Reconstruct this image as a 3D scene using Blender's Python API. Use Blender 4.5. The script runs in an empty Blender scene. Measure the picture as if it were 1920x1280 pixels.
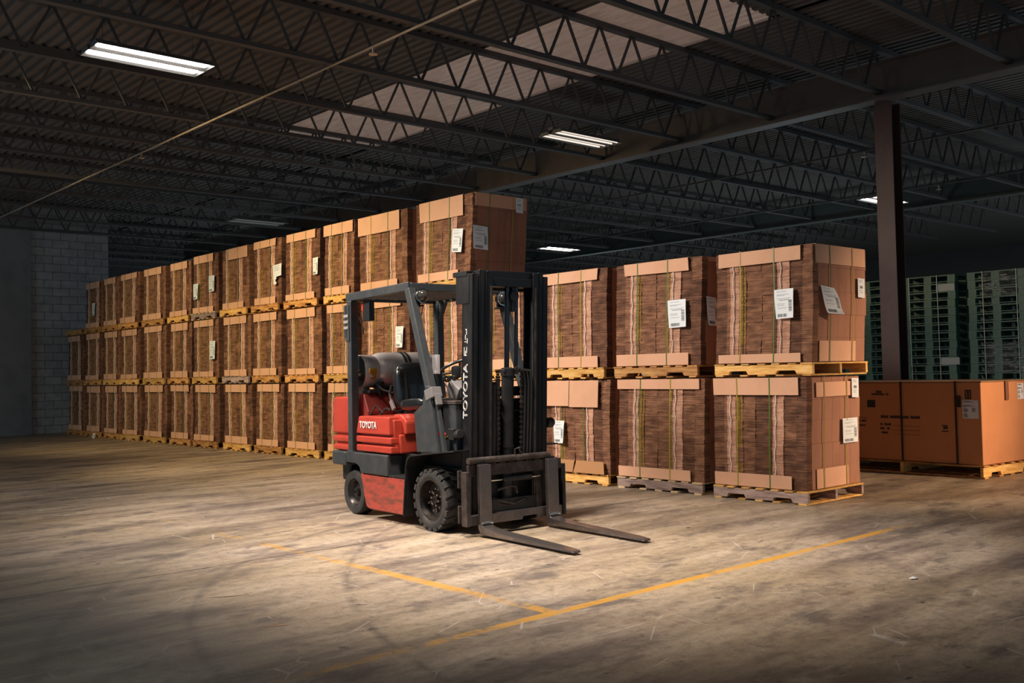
import bpy, math, random
from mathutils import Vector, Matrix
R = math.radians
C = bpy.context.scene.collection
scn = bpy.context.scene

# ---------------------------------------------------------------- camera
F_PX = 1865.0
YAW, PIT, ROLL, CAM_H = 0.7315, 0.0307, -0.0218, 1.3
cam = bpy.data.cameras.new('camera')
cam.sensor_width = 36.0
cam.lens = F_PX / 1920.0 * 36.0
cam.clip_end = 200
co = bpy.data.objects.new('camera', cam)
C.objects.link(co)
fw = Vector((math.sin(YAW) * math.cos(PIT), math.cos(YAW) * math.cos(PIT), math.sin(PIT)))
rt = Vector((math.cos(YAW), -math.sin(YAW), 0))
up = rt.cross(fw)
rt2 = rt * math.cos(ROLL) + up * math.sin(ROLL)
up2 = up * math.cos(ROLL) - rt * math.sin(ROLL)
m = Matrix((rt2, up2, -fw)).transposed().to_4x4()
m.translation = Vector((0, 0, CAM_H))
co.matrix_world = m
scn.camera = co

# ---------------------------------------------------------------- world, exposure
scn.view_settings.view_transform = 'Standard'
scn.view_settings.look = 'None'
scn.view_settings.gamma = 1.0
scn.view_settings.exposure = 0.0
scn.view_settings.use_curve_mapping = False
w = bpy.data.worlds.new('world')
scn.world = w
w.use_nodes = True
w.node_tree.nodes['Background'].inputs[0].default_value = (0.66, 1.0, 1.3, 1)
w.node_tree.nodes['Background'].inputs[1].default_value = 0.26


def spot(name, loc, target, power, col, size, blend=1.0, radius=0.35):
    l = bpy.data.lights.new(name, 'SPOT')
    l.energy = power
    l.color = col
    l.spot_size = R(size)
    l.spot_blend = blend
    l.shadow_soft_size = radius
    o = bpy.data.objects.new(name, l)
    C.objects.link(o)
    o.location = loc
    o.rotation_euler = (Vector(target) - Vector(loc)).to_track_quat('-Z', 'Y').to_euler()
    return o


def area(name, loc, target, power, col, sx, sy, spread=180):
    l = bpy.data.lights.new(name, 'AREA')
    l.shape = 'RECTANGLE'
    l.size, l.size_y = sx, sy
    l.energy = power
    l.color = col
    l.spread = R(spread)
    o = bpy.data.objects.new(name, l)
    C.objects.link(o)
    o.location = loc
    o.rotation_euler = (Vector(target) - Vector(loc)).to_track_quat('-Z', 'Y').to_euler()
    return o


WARM = (1.0, 0.76, 0.40)
NEUT = (1.0, 0.87, 0.76)
spot('ceiling_lamp_over_aisle', (1.6, 9.7, 4.9), (6.3, 7.8, 0.8), 2500, NEUT, 88, 1.0, 0.7)
spot('ceiling_lamp_overhead', (4.1, 5.7, 4.9), (5.2, 5.35, 0.0), 1900, NEUT, 75, 1.0, 0.35)
spot('ceiling_lamp_over_forklift', (2.6, 14.0, 4.9), (8.0, 13.4, 1.8), 1750, WARM, 84)
spot('ceiling_lamp_far_row', (3.2, 18.0, 4.9), (8.2, 19.6, 1.7), 850, WARM, 80)
spot('dock_lamp_right_bay', (12.0, -3.6, 4.3), (10.4, 5.0, 0.85), 5000, (1.0, 0.68, 0.44), 31)
area('ceiling_lamp_fixture', (4.5, 11.3, 4.9), (4.5, 11.3, 0), 60, (1.0, 0.95, 0.85), 1.3, 0.4)


def add_bay_fill(loc, power):  # unseen point light added as fill to lift the dark bays and walls
    l = bpy.data.lights.new('bay_fill_light', 'POINT')
    l.energy = power
    l.color = (0.80, 1.0, 1.10)
    l.shadow_soft_size = 1.2
    l.use_shadow = True
    o = bpy.data.objects.new('bay_fill_light', l)
    C.objects.link(o)
    o.location = loc


for loc, pw in (((22, 4, 1.6), 75), ((23, 14, 1.6), 75), ((28, 26, 1.6), 90), ((15, 30, 1.6), 70), ((32, 8, 1.6), 90), ((14.8, 17, 1.6), 40), ((2, 23.2, 1.2), 55)):
    add_bay_fill(loc, pw)
for x, y, pw in ((-1.5, 3, 75), (0.5, 12, 75), (4.5, 20, 40), (13.5, -2, 100), (17.5, 4.5, 130), (19, 0, 130), (20, 14, 120), (11.5, 11, 60), (12, 19, 110), (12, 28, 110), (26, 20, 120), (27, 8, 120)):  # unseen upward spots near the floor, added to brighten the roof
    spot('ceiling_fill_spot', (x, y, 0.9), (x, y, 5), pw, (0.85, 0.97, 1.06), 150, 0.8, 0.5)

# ---------------------------------------------------------------- helpers
def mat(name, col, rough=0.6, metal=0.0, emit=None, estr=0.0, coat=0.0):
    mt = bpy.data.materials.new(name)
    mt.use_nodes = True
    b = mt.node_tree.nodes['Principled BSDF']
    b.inputs['Base Color'].default_value = (*col, 1)
    b.inputs['Roughness'].default_value = rough
    b.inputs['Metallic'].default_value = metal
    b.inputs['Coat Weight'].default_value = coat
    if emit:
        b.inputs['Emission Color'].default_value = (*emit, 1)
        b.inputs['Emission Strength'].default_value = estr
    return mt


def srgb(r, g, b):
    f = lambda c: (c / 255 / 12.92) if c / 255 <= 0.04045 else ((c / 255 + 0.055) / 1.055) ** 2.4
    return (f(r), f(g), f(b))


class NB:
    """small node-building helper"""
    def __init__(s, mt):
        s.nt = mt.node_tree
        s.b = s.nt.nodes['Principled BSDF']

    def n(s, t, **kw):
        nd = s.nt.nodes.new(t)
        for k, v in kw.items():
            if k.startswith('i_'):
                key = k[2:]
                key = int(key) if key.isdigit() else key.replace('_', ' ')
                sock = nd.inputs[key]
                if hasattr(v, 'is_output') or isinstance(v, bpy.types.NodeSocket):
                    s.nt.links.new(v, sock)
                else:
                    sock.default_value = v
            else:
                setattr(nd, k, v)
        return nd

    def link(s, a, b):
        s.nt.links.new(a, b)

    def math(s, op, a, b=None, c=None):
        nd = s.n('ShaderNodeMath', operation=op)
        for i, v in enumerate((a, b, c)):
            if v is None:
                continue
            if isinstance(v, (int, float)):
                nd.inputs[i].default_value = v
            else:
                s.link(v, nd.inputs[i])
        return nd.outputs[0]

    def noise(s, vec, scale, detail=4, rough=0.55):
        nd = s.n('ShaderNodeTexNoise')
        s.link(vec, nd.inputs['Vector'])
        nd.inputs['Scale'].default_value = scale
        nd.inputs['Detail'].default_value = detail
        nd.inputs['Roughness'].default_value = rough
        return nd.outputs['Fac']

    def mapping(s, vec, scale=(1, 1, 1), loc=(0, 0, 0), rot=(0, 0, 0)):
        nd = s.n('ShaderNodeMapping')
        s.link(vec, nd.inputs[0])
        nd.inputs['Scale'].default_value = scale
        nd.inputs['Location'].default_value = loc
        nd.inputs['Rotation'].default_value = rot
        return nd.outputs[0]

    def ramp(s, fac, stops):
        nd = s.n('ShaderNodeValToRGB')
        s.link(fac, nd.inputs[0])
        cr = nd.color_ramp
        while len(cr.elements) < len(stops):
            cr.elements.new(0.5)
        for e, (p, c) in zip(cr.elements, stops):
            e.position = p
            e.color = (*c, 1) if len(c) == 3 else c
        return nd.outputs[0]

    def mix(s, fac, a, b, blend='MIX'):
        nd = s.n('ShaderNodeMix', data_type='RGBA', blend_type=blend)
        for i, v in ((0, fac), (6, a), (7, b)):
            if isinstance(v, (int, float)):
                nd.inputs[i].default_value = v
            elif isinstance(v, tuple):
                nd.inputs[i].default_value = (*v, 1)
            else:
                s.link(v, nd.inputs[i])
        return nd.outputs[2]

    def bump(s, h, strength=0.3, dist=0.01):
        nd = s.n('ShaderNodeBump')
        nd.inputs['Strength'].default_value = strength
        nd.inputs['Distance'].default_value = dist
        s.link(h, nd.inputs['Height'])
        s.link(nd.outputs[0], s.b.inputs['Normal'])


def worn(name, col, col2, scale=6, rough=0.5, metal=0.0, amt=0.5, stretch=(1, 1, 1), lo=0.45, hi=0.7, rough2=None, bump=0.0):
    mt = mat(name, col, rough, metal)
    n = NB(mt)
    tc = n.n('ShaderNodeTexCoord').outputs['Object']
    v = n.mapping(tc, stretch)
    f = n.noise(v, scale, 6, 0.62)
    m1 = n.ramp(f, [(lo, (0, 0, 0)), (hi, (1, 1, 1))])
    m2 = n.math('MULTIPLY', m1, amt)
    n.link(n.mix(m2, col, col2), n.b.inputs['Base Color'])
    if rough2 is not None:
        nd = n.n('ShaderNodeMapRange')
        n.link(m1, nd.inputs[0])
        nd.inputs[3].default_value = rough
        nd.inputs[4].default_value = rough2
        n.link(nd.outputs[0], n.b.inputs['Roughness'])
    if bump:
        n.bump(f, bump, 0.01)
    return mt


class MB:
    def __init__(s):
        s.v, s.f, s.m = [], [], []

    def add(s, vs, fs, mi=0):
        k = len(s.v)
        s.v += [tuple(v) for v in vs]
        s.f += [tuple(i + k for i in f) for f in fs]
        s.m += [mi] * len(fs)
        return s

    def box(s, x0, x1, y0, y1, z0, z1, mi=0):
        vs = [(x, y, z) for x in (x0, x1) for y in (y0, y1) for z in (z0, z1)]
        return s.add(vs, [(0, 1, 3, 2), (4, 6, 7, 5), (0, 4, 5, 1), (2, 3, 7, 6), (0, 2, 6, 4), (1, 5, 7, 3)], mi)

    def obox(s, c, axes, half, mi=0):
        c = Vector(c)
        a, b, d = [Vector(x).normalized() * h for x, h in zip(axes, half)]
        vs = [c + i * a + j * b + k * d for i in (-1, 1) for j in (-1, 1) for k in (-1, 1)]
        return s.add(vs, [(0, 1, 3, 2), (4, 6, 7, 5), (0, 4, 5, 1), (2, 3, 7, 6), (0, 2, 6, 4), (1, 5, 7, 3)], mi)

    def beam(s, p0, p1, w, h, side=(0, 1, 0), mi=0):
        p0, p1 = Vector(p0), Vector(p1)
        d = p1 - p0
        a = Vector(side)
        b = d.cross(a).normalized()
        a = b.cross(d).normalized()
        return s.obox((p0 + p1) / 2, (d, a, b), (d.length / 2, w / 2, h / 2), mi)

    def tube(s, pts, r, n=8, mi=0, caps=True, closed=False):
        pts = [Vector(p) for p in pts]
        rings = []
        N = len(pts)
        a = None
        for i, p in enumerate(pts):
            if closed:
                d = (pts[(i + 1) % N] - pts[i - 1]).normalized()
            else:
                d = (pts[min(i + 1, N - 1)] - pts[max(i - 1, 0)]).normalized()
            if a is None:
                a = d.cross(Vector((0, 0, 1)) if abs(d.z) < 0.9 else Vector((1, 0, 0))).normalized()
            else:
                a = (a - d * a.dot(d)).normalized()
            b = d.cross(a).normalized()
            rr = r[i] if isinstance(r, (list, tuple)) else r
            rings.append([p + (a * math.cos(2 * math.pi * k / n) + b * math.sin(2 * math.pi * k / n)) * rr for k in range(n)])
        vs = [v for ring in rings for v in ring]
        fs = []
        M_ = N if closed else N - 1
        for i in range(M_):
            j = (i + 1) % N
            for k in range(n):
                fs.append((i * n + k, i * n + (k + 1) % n, j * n + (k + 1) % n, j * n + k))
        if caps and not closed:
            fs.append(tuple(range(n - 1, -1, -1)))
            fs.append(tuple((N - 1) * n + k for k in range(n)))
        return s.add(vs, fs, mi)

    def prism(s, outline, y0, y1, mi=0):
        """outline in (x, z), extruded along y"""
        n = len(outline)
        vs = [(x, y0, z) for x, z in outline] + [(x, y1, z) for x, z in outline]
        fs = [tuple(range(n)), tuple(range(2 * n - 1, n - 1, -1))]
        for i in range(n):
            j = (i + 1) % n
            fs.append((i, n + i, n + j, j))
        return s.add(vs, fs, mi)

    def lathe(s, prof, c, axis='y', n=32, mi=0, caps=True):
        """prof = [(offset along axis, radius)]"""
        c = Vector(c)
        vs = []
        for (t, r) in prof:
            for k in range(n):
                a = 2 * math.pi * k / n
                u, v_ = r * math.cos(a), r * math.sin(a)
                p = {'y': (u, t, v_), 'x': (t, u, v_), 'z': (u, v_, t)}[axis]
                vs.append(c + Vector(p))
        fs = []
        for i in range(len(prof) - 1):
            for k in range(n):
                fs.append((i * n + k, i * n + (k + 1) % n, (i + 1) * n + (k + 1) % n, (i + 1) * n + k))
        if caps:
            fs.append(tuple(range(n - 1, -1, -1)))
            fs.append(tuple((len(prof) - 1) * n + k for k in range(n)))
        return s.add(vs, fs, mi)

    def xf(s, fn):
        s.v = [tuple(fn(*v)) for v in s.v]
        return s

    def build(s, name, mats, parent=None, smooth=False, bevel=0, seg=2, loc=None):
        me = bpy.data.meshes.new(name)
        me.from_pydata(s.v, [], s.f)
        if not isinstance(mats, (list, tuple)):
            mats = [mats]
        for mm in mats:
            me.materials.append(mm)
        if len(mats) > 1:
            me.polygons.foreach_set('material_index', s.m)
        me.update()
        import bmesh as _bm
        b = _bm.new()
        b.from_mesh(me)
        _bm.ops.recalc_face_normals(b, faces=b.faces)
        b.to_mesh(me)
        b.free()
        if smooth:
            me.polygons.foreach_set('use_smooth', [True] * len(me.polygons))
            try:
                me.set_sharp_from_angle(angle=R(35))
            except Exception:
                pass
        o = bpy.data.objects.new(name, me)
        C.objects.link(o)
        if loc:
            o.location = loc
        if parent:
            o.parent = parent
        if bevel:
            bv = o.modifiers.new('bevel', 'BEVEL')
            bv.width = bevel
            bv.segments = seg
            bv.limit_method = 'ANGLE'
            bv.angle_limit = R(40)
            bv.harden_normals = False
        return o


def tag(o, label=None, cat=None, group=None, kind=None):
    if label: o['label'] = label
    if cat: o['category'] = cat
    if group: o['group'] = group
    if kind: o['kind'] = kind
    return o


def empty(name, loc=(0, 0, 0), rz=0):
    o = bpy.data.objects.new(name, None)
    o.empty_display_size = 0.1
    o.location = loc
    o.rotation_euler = (0, 0, rz)
    C.objects.link(o)
    return o


def copy_tree(o, parent=None):
    c = o.copy()
    C.objects.link(c)
    c.parent = parent
    for ch in list(o.children):
        copy_tree(ch, c)
    return c


def text_obj(name, body, size, mt, parent, mw, extrude=0.0015, spacing=1.0, outline=None):
    cu = bpy.data.curves.new(name, 'FONT')
    cu.body = body
    cu.size = size
    cu.align_x = 'CENTER'
    cu.align_y = 'CENTER'
    cu.space_character = spacing
    if outline:
        cu.fill_mode = 'NONE'
        cu.bevel_depth = outline
        cu.bevel_resolution = 0
    else:
        cu.extrude = extrude
        cu.offset = size * 0.018
    t = bpy.data.objects.new(name, cu)
    C.objects.link(t)
    dg = bpy.context.evaluated_depsgraph_get()
    me = bpy.data.meshes.new_from_object(t.evaluated_get(dg))
    me.transform(mw)
    me.materials.clear()
    me.materials.append(mt)
    bpy.data.objects.remove(t)
    bpy.data.curves.remove(cu)
    o = bpy.data.objects.new(name, me)
    C.objects.link(o)
    o.parent = parent
    return o


# ---------------------------------------------------------------- setting materials
def floor_material():
    mt = mat('concrete_floor', (0.3, 0.26, 0.22), 0.55)
    n = NB(mt)
    tc = n.n('ShaderNodeTexCoord').outputs['Object']
    sep = n.n('ShaderNodeSeparateXYZ')
    n.link(tc, sep.inputs[0])
    X, Y = sep.outputs[0], sep.outputs[1]
    big = n.noise(n.mapping(tc, (1, 1, 1), rot=(0, 0, 0.5)), 0.55, 5, 0.6)
    strk = n.noise(n.mapping(tc, (0.35, 1.6, 1), rot=(0, 0, -0.74)), 1.7, 9, 0.68)
    fine = n.noise(tc, 14, 8, 0.75)
    grit = n.noise(tc, 70, 4, 0.8)
    c = n.ramp(strk, [(0.32, (0.10, 0.078, 0.065)), (0.43, (0.22, 0.172, 0.14)), (0.53, (0.38, 0.305, 0.235)), (0.68, (0.56, 0.46, 0.36))])
    c = n.mix(n.ramp(big, [(0.38, (0, 0, 0)), (0.66, (0.6, 0.6, 0.6))]), c, (0.44, 0.335, 0.195))
    c = n.mix(0.8, c, n.ramp(fine, [(0.28, (0.42, 0.42, 0.44)), (0.5, (1, 1, 1)), (0.72, (1.18, 1.15, 1.1))]), 'MULTIPLY')
    c = n.mix(0.55, c, n.ramp(grit, [(0.3, (0.5, 0.5, 0.52)), (0.55, (1, 1, 1)), (0.8, (1.25, 1.22, 1.15))]), 'MULTIPLY')
    # oil stains and dark blotches
    st = n.noise(n.mapping(tc, (0.7, 1.3, 1), rot=(0, 0, -0.74)), 2.6, 7, 0.65)
    c = n.mix(n.ramp(st, [(0.53, (0, 0, 0)), (0.66, (0.85, 0.85, 0.85))]), c, (0.12, 0.096, 0.082))
    sp = n.noise(n.mapping(tc, (0.8, 1.5, 1), rot=(0, 0, -0.6), loc=(5, 2, 0)), 6.5, 5, 0.6)
    c = n.mix(n.ramp(sp, [(0.66, (0, 0, 0)), (0.70, (0.8, 0.8, 0.8))]), c, (0.05, 0.045, 0.042))

    # tyre marks : arcs
    def arc(cx, cy, r, wd, amt, lo, hi):
        dx = n.math('SUBTRACT', X, cx)
        dy = n.math('SUBTRACT', Y, cy)
        d = n.math('SQRT', n.math('ADD', n.math('MULTIPLY', dx, dx), n.math('MULTIPLY', dy, dy)))
        e = n.math('ABSOLUTE', n.math('SUBTRACT', d, r))
        band = n.math('SUBTRACT', 1.0, n.math('SMOOTH_MIN', n.math('DIVIDE', e, wd), 1.0, 0.2))
        band = n.math('MAXIMUM', band, 0.0)
        msk = n.ramp(n.noise(tc, 2.3, 6, 0.7), [(lo, (0, 0, 0)), (hi, (1, 1, 1))])
        return n.math('MULTIPLY', n.math('MULTIPLY', band, msk), amt)
    arcs = [(6.2, 3.4, 4.3, 0.05, 0.6), (6.3, 3.1, 5.2, 0.07, 0.45), (7.5, 12.5, 5.4, 0.09, 0.4), (8.6, 2.2, 6.1, 0.04, 0.6), (0.5, 12.0, 5.0, 0.08, 0.35), (12.5, -2.0, 8.2, 0.07, 0.4), (13, -2.6, 7.4, 0.06, 0.35)]
    tot = None
    for a in arcs:
        v = arc(a[0], a[1], a[2], a[3], a[4], 0.35, 0.6)
        tot = v if tot is None else n.math('MAXIMUM', tot, v)
    c = n.mix(tot, c, (0.07, 0.06, 0.055))
    # pale scratches
    wv = n.n('ShaderNodeTexVoronoi', feature='DISTANCE_TO_EDGE')
    n.link(n.mapping(n.mix(0.28, tc, n.n('ShaderNodeTexNoise', i_Scale=1.5).outputs['Color'], 'ADD'), (0.9, 1.7, 1)), wv.inputs['Vector'])
    wv.inputs['Scale'].default_value = 1.5
    sc = n.ramp(wv.outputs['Distance'], [(0.0, (1, 1, 1)), (0.009, (0, 0, 0))])
    scm = n.ramp(n.noise(tc, 3.1, 4, 0.6), [(0.50, (0, 0, 0)), (0.60, (0.75, 0.75, 0.75))])
    c = n.mix(n.math('MULTIPLY', sc, scm), c, (0.62, 0.57, 0.50))
    # slab joints
    wob = n.math('MULTIPLY', n.math('SUBTRACT', n.noise(tc, 1.4, 5, 0.6), 0.5), 0.12)
    j1 = n.math('ABSOLUTE', n.math('SUBTRACT', n.math('ADD', Y, wob), 6.56))
    j2 = n.math('ABSOLUTE', n.math('SUBTRACT', Y, 11.5))
    jj = n.math('LESS_THAN', n.math('MINIMUM', j1, j2), 0.011)
    jm = n.ramp(n.noise(tc, 4, 3, 0.6), [(0.3, (0.25, 0.25, 0.25)), (0.55, (0.95, 0.95, 0.95))])
    c = n.mix(n.math('MULTIPLY', jj, jm), c, (0.03, 0.027, 0.025))
    # painted lines
    e1 = n.math('LESS_THAN', n.math('ABSOLUTE', n.math('SUBTRACT', Y, n.math('ADD', 3.88, n.math('MULTIPLY', n.noise(tc, 25, 4, 0.7), 0.012)))), 0.037)
    inx = n.math('MULTIPLY', n.math('GREATER_THAN', X, 1.9), n.math('LESS_THAN', X, 12.5))
    pn = n.noise(tc, 9, 9, 0.78)
    gap = n.noise(n.mapping(tc, (1, 1, 1), loc=(0.63, 0, 0)), 1.1, 4, 0.55)
    fade = n.n('ShaderNodeMapRange')
    n.link(X, fade.inputs[0])
    for i, v in ((1, 7.2), (2, 9.5), (3, 0.0), (4, 0.32)):
        fade.inputs[i].default_value = v
    fadel = n.n('ShaderNodeMapRange')
    n.link(X, fadel.inputs[0])
    for i, v in ((1, 3.6), (2, 2.6), (3, 0.0), (4, 0.12)):
        fadel.inputs[i].default_value = v
    wear = n.math('SUBTRACT', n.math('SUBTRACT', n.math('ADD', n.math('MULTIPLY', pn, 0.5), n.math('MULTIPLY', gap, 0.5)), fade.outputs[0]), fadel.outputs[0])
    p1 = n.math('MULTIPLY', n.math('MULTIPLY', e1, inx), n.ramp(wear, [(0.39, (0, 0, 0)), (0.50, (0.9, 0.9, 0.9))]))
    e2 = n.math('LESS_THAN', n.math('ABSOLUTE', n.math('SUBTRACT', X, 3.755)), 0.045)
    iny = n.math('MULTIPLY', n.math('GREATER_THAN', Y, 3.885), n.math('LESS_THAN', Y, 13))
    f2 = n.n('ShaderNodeMapRange')
    n.link(Y, f2.inputs[0])
    for i, v in ((1, 4.3), (2, 9.5), (3, 0.0), (4, 0.13)):
        f2.inputs[i].default_value = v
    wear2 = n.math('SUBTRACT', n.math('ADD', n.math('MULTIPLY', pn, 0.5), n.math('MULTIPLY', gap, 0.5)), f2.outputs[0])
    p2 = n.math('MULTIPLY', n.math('MULTIPLY', e2, iny), n.ramp(wear2, [(0.42, (0, 0, 0)), (0.52, (0.8, 0.8, 0.8))]))
    c = n.mix(n.math('MAXIMUM', p1, p2), c, (0.62, 0.31, 0.03))
    n.link(c, n.b.inputs['Base Color'])
    n.link(n.ramp(fine, [(0.3, (0.42, 0.42, 0.42)), (0.7, (0.68, 0.68, 0.68))]), n.b.inputs['Roughness'])
    n.bump(n.math('ADD', n.math('MULTIPLY', fine, 0.5), n.math('MULTIPLY', grit, 0.5)), 0.28, 0.012)
    return mt


def cmu_material():
    mt = mat('painted_block', (0.3, 0.3, 0.3), 0.8)
    n = NB(mt)
    tc = n.n('ShaderNodeTexCoord').outputs['Object']
    sep = n.n('ShaderNodeSeparateXYZ')
    n.link(tc, sep.inputs[0])
    cmb = n.n('ShaderNodeCombineXYZ')
    n.link(sep.outputs[0], cmb.inputs[0])
    n.link(sep.outputs[2], cmb.inputs[1])
    br = n.n('ShaderNodeTexBrick')
    n.link(cmb.outputs[0], br.inputs['Vector'])
    br.inputs['Color1'].default_value = (0.44, 0.42, 0.41, 1)
    br.inputs['Color2'].default_value = (0.36, 0.35, 0.34, 1)
    br.inputs['Mortar'].default_value = (0.14, 0.14, 0.14, 1)
    br.inputs['Scale'].default_value = 1.0
    br.inputs['Mortar Size'].default_value = 0.008
    br.inputs['Brick Width'].default_value = 0.41
    br.inputs['Row Height'].default_value = 0.205
    v = n.noise(tc, 5, 5, 0.6)
    c = n.mix(0.6, br.outputs['Color'], n.ramp(v, [(0.3, (0.6, 0.6, 0.6)), (0.7, (1.2, 1.2, 1.2))]), 'MULTIPLY')
    n.link(c, n.b.inputs['Base Color'])
    n.bump(br.outputs['Fac'], -0.5, 0.02)
    return mt


M = {}
M['floor'] = floor_material()
M['cmu'] = cmu_material()
M['deck'] = worn('painted_roof_deck', (0.125, 0.112, 0.103), (0.11, 0.102, 0.096), 3, 0.9, 0.0, 0.8)
M['steel'] = worn('joist_paint', (0.08, 0.077, 0.077), (0.09, 0.08, 0.076), 8, 0.8, 0.0, 0.7)
M['pipe'] = worn('pipe_metal', (0.62, 0.50, 0.36), (0.42, 0.32, 0.22), 6, 0.4, 0.4, 0.6)
M['col'] = worn('column_paint', (0.085, 0.038, 0.034), (0.055, 0.03, 0.027), 5, 0.5, 0.0, 0.8)
M['wall'] = worn('dark_wall_panel', (0.10, 0.10, 0.10), (0.08, 0.08, 0.08), 2, 0.8)


def struct(o):
    o['kind'] = 'structure'
    return o


# ---------------------------------------------------------------- floor, walls, ceiling
mb = MB()
mb.box(-12, 40, -10, 40, -0.3, 0)
struct(mb.build('floor', M['floor']))
struct(MB().box(-12, 40.3, 36.5, 36.8, 0, 7.5).build('wall_back', M['wall']))
struct(MB().box(40, 40.3, -10, 36.5, 0, 7.5).build('wall_right', M['wall']))
struct(MB().box(-12, 9.6, 26.6, 26.9, 0, 5.72).build('wall_left', M['cmu']))
struct(MB().box(5.9, 7.65, 26.5, 26.599, 0, 5.72).build('wall_left_pier', worn('smooth_block', (0.26, 0.26, 0.26), (0.19, 0.19, 0.19), 2.2, 0.85, 0, 0.8)))


DZ = 5.76


def corrugated(x0, x1, y0, y1, z, pitch=0.155, d=0.034):
    prof = []
    x = x0
    while x < x1 - 1e-6:
        for a, b in ((0, 0), (0.30, 0), (0.42, d), (0.72, d), (0.86, 0)):
            prof.append((x + a * pitch, z + b))
        x += pitch
    prof.append((x1, z))
    mb = MB()
    n = len(prof)
    vs = [(px, y0, pz) for px, pz in prof] + [(px, y1, pz) for px, pz in prof]
    vs += [(px, y0, pz + 0.02) for px, pz in prof] + [(px, y1, pz + 0.02) for px, pz in prof]
    fs = []
    for i in range(n - 1):
        fs.append((i, i + 1, n + i + 1, n + i))
        fs.append((2 * n + i, 3 * n + i, 3 * n + i + 1, 2 * n + i + 1))
        fs.append((i, 2 * n + i, 2 * n + i + 1, i + 1))
        fs.append((n + i, n + i + 1, 3 * n + i + 1, 3 * n + i))
    mb.add(vs, fs)
    return mb


SKX0, SKX1, SKY0, SKY1 = 8.85, 10.95, 7.1, 16.3
struct(corrugated(-6, SKX0, -8, 36.4, DZ).build('ceiling', M['deck']))
struct(corrugated(SKX1, 40, -8, 36.4, DZ).build('ceiling_right_bay', M['deck']))
struct(corrugated(SKX0, SKX1, -8, SKY0, DZ).build('ceiling_before_skylight', M['deck']))
struct(corrugated(SKX0, SKX1, SKY1, 36.4, DZ).build('ceiling_behind_skylight', M['deck']))
sky = mat('skylight_sheet', (0.42, 0.33, 0.27), 0.35)
nb = NB(sky)
tcs = nb.n('ShaderNodeTexCoord').outputs['Object']
sps = nb.n('ShaderNodeSeparateXYZ')
nb.link(tcs, sps.inputs[0])
dirt = nb.noise(nb.mapping(tcs, (6, 0.8, 1)), 3.0, 6, 0.7)
nb.link(nb.ramp(dirt, [(0.3, (0.30, 0.23, 0.18)), (0.7, (0.5, 0.40, 0.33))]), nb.b.inputs['Base Color'])
nb.link(nb.ramp(dirt, [(0.3, (0.78, 0.52, 0.42)), (0.7, (1.0, 0.72, 0.60))]), nb.b.inputs['Emission Color'])
nb.b.inputs['Emission Strength'].default_value = 0.105
o = corrugated(SKX0, SKX1, SKY0, SKY1, DZ).build('ceiling_skylight', sky)
struct(o)

# open web joists run along X, girders and pipes along Y
def joist(y, x0=-4.0, x1=30.0, zb=5.08):
    r = empty('roof_joist', (0, y, 0))
    tag(r, 'dark open web steel joist spanning under the roof deck', 'roof joist', 'open web roof joists', 'structure')
    MB().box(x0, x1, -0.045, 0.045, zb, zb + 0.055).build('bottom_chord', M['steel'], r)
    MB().box(x0, x1, -0.05, 0.05, DZ - 0.075, DZ - 0.005).build('top_chord', M['steel'], r)
    mb = MB()
    x = x0
    i = 0
    while x < x1 - 0.6:
        a, b = (zb + 0.03, DZ - 0.04) if i % 2 == 0 else (DZ - 0.04, zb + 0.03)
        mb.beam((x, 0, a), (x + 0.31, 0, b), 0.028, 0.028)
        x += 0.31
        if i % 4 == 3:
            x += 0.0
        i += 1
    mb.build('web', M['steel'], r)
    return r


j0 = joist(3.3)
for k in range(1, 19):
    jj = copy_tree(j0)
    jj.location = (0, 3.3 + 1.76 * k, 0)


def lab_struct(o, label, cat, group=None):
    return tag(o, label, cat, group, 'structure')


lab_struct(MB().tube([(6.36, -4, 5.03), (6.36, 30, 5.03)], 0.014, 10).build('ceiling_pipe', M['pipe'], smooth=True), 'thin warm-lit sprinkler pipe running the length of the roof', 'pipe')
gb = MB()
gb.box(13.05, 13.3, -6, 30, 4.99, 5.01).box(13.165, 13.185, -6, 30, 5.01, 5.5).box(13.05, 13.3, -6, 30, 5.5, 5.52)
lab_struct(gb.build('roof_girder', worn('girder_paint', (0.13, 0.105, 0.095), (0.08, 0.07, 0.065), 3, 0.5, 0, 0.8)), 'long steel roof girder passing over the dark red column', 'girder')
gb = MB()
gb.box(22.9, 23.15, -6, 30, 4.99, 5.01).box(23.01, 23.03, -6, 30, 5.01, 5.5).box(22.9, 23.15, -6, 30, 5.5, 5.52)
lab_struct(gb.build('roof_girder', worn('teal_girder', (0.08, 0.10, 0.095), (0.07, 0.085, 0.085), 3, 0.5)), 'far roof girder showing beyond the right-hand box stack', 'girder')


def sprinkler(x, y, label, z=5.0):
    r = empty('sprinkler_head', (x, y, z))
    tag(r, label, 'sprinkler')
    MB().lathe([(0.03, 0.016), (-0.05, 0.014)], (0, 0, 0), 'z', 10).build('body', M['pipe'], r, smooth=True)
    MB().lathe([(-0.05, 0.05), (-0.062, 0.052), (-0.07, 0.02)], (0, 0, 0), 'z', 16).build('deflector', M['pipe'], r, smooth=True)


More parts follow.
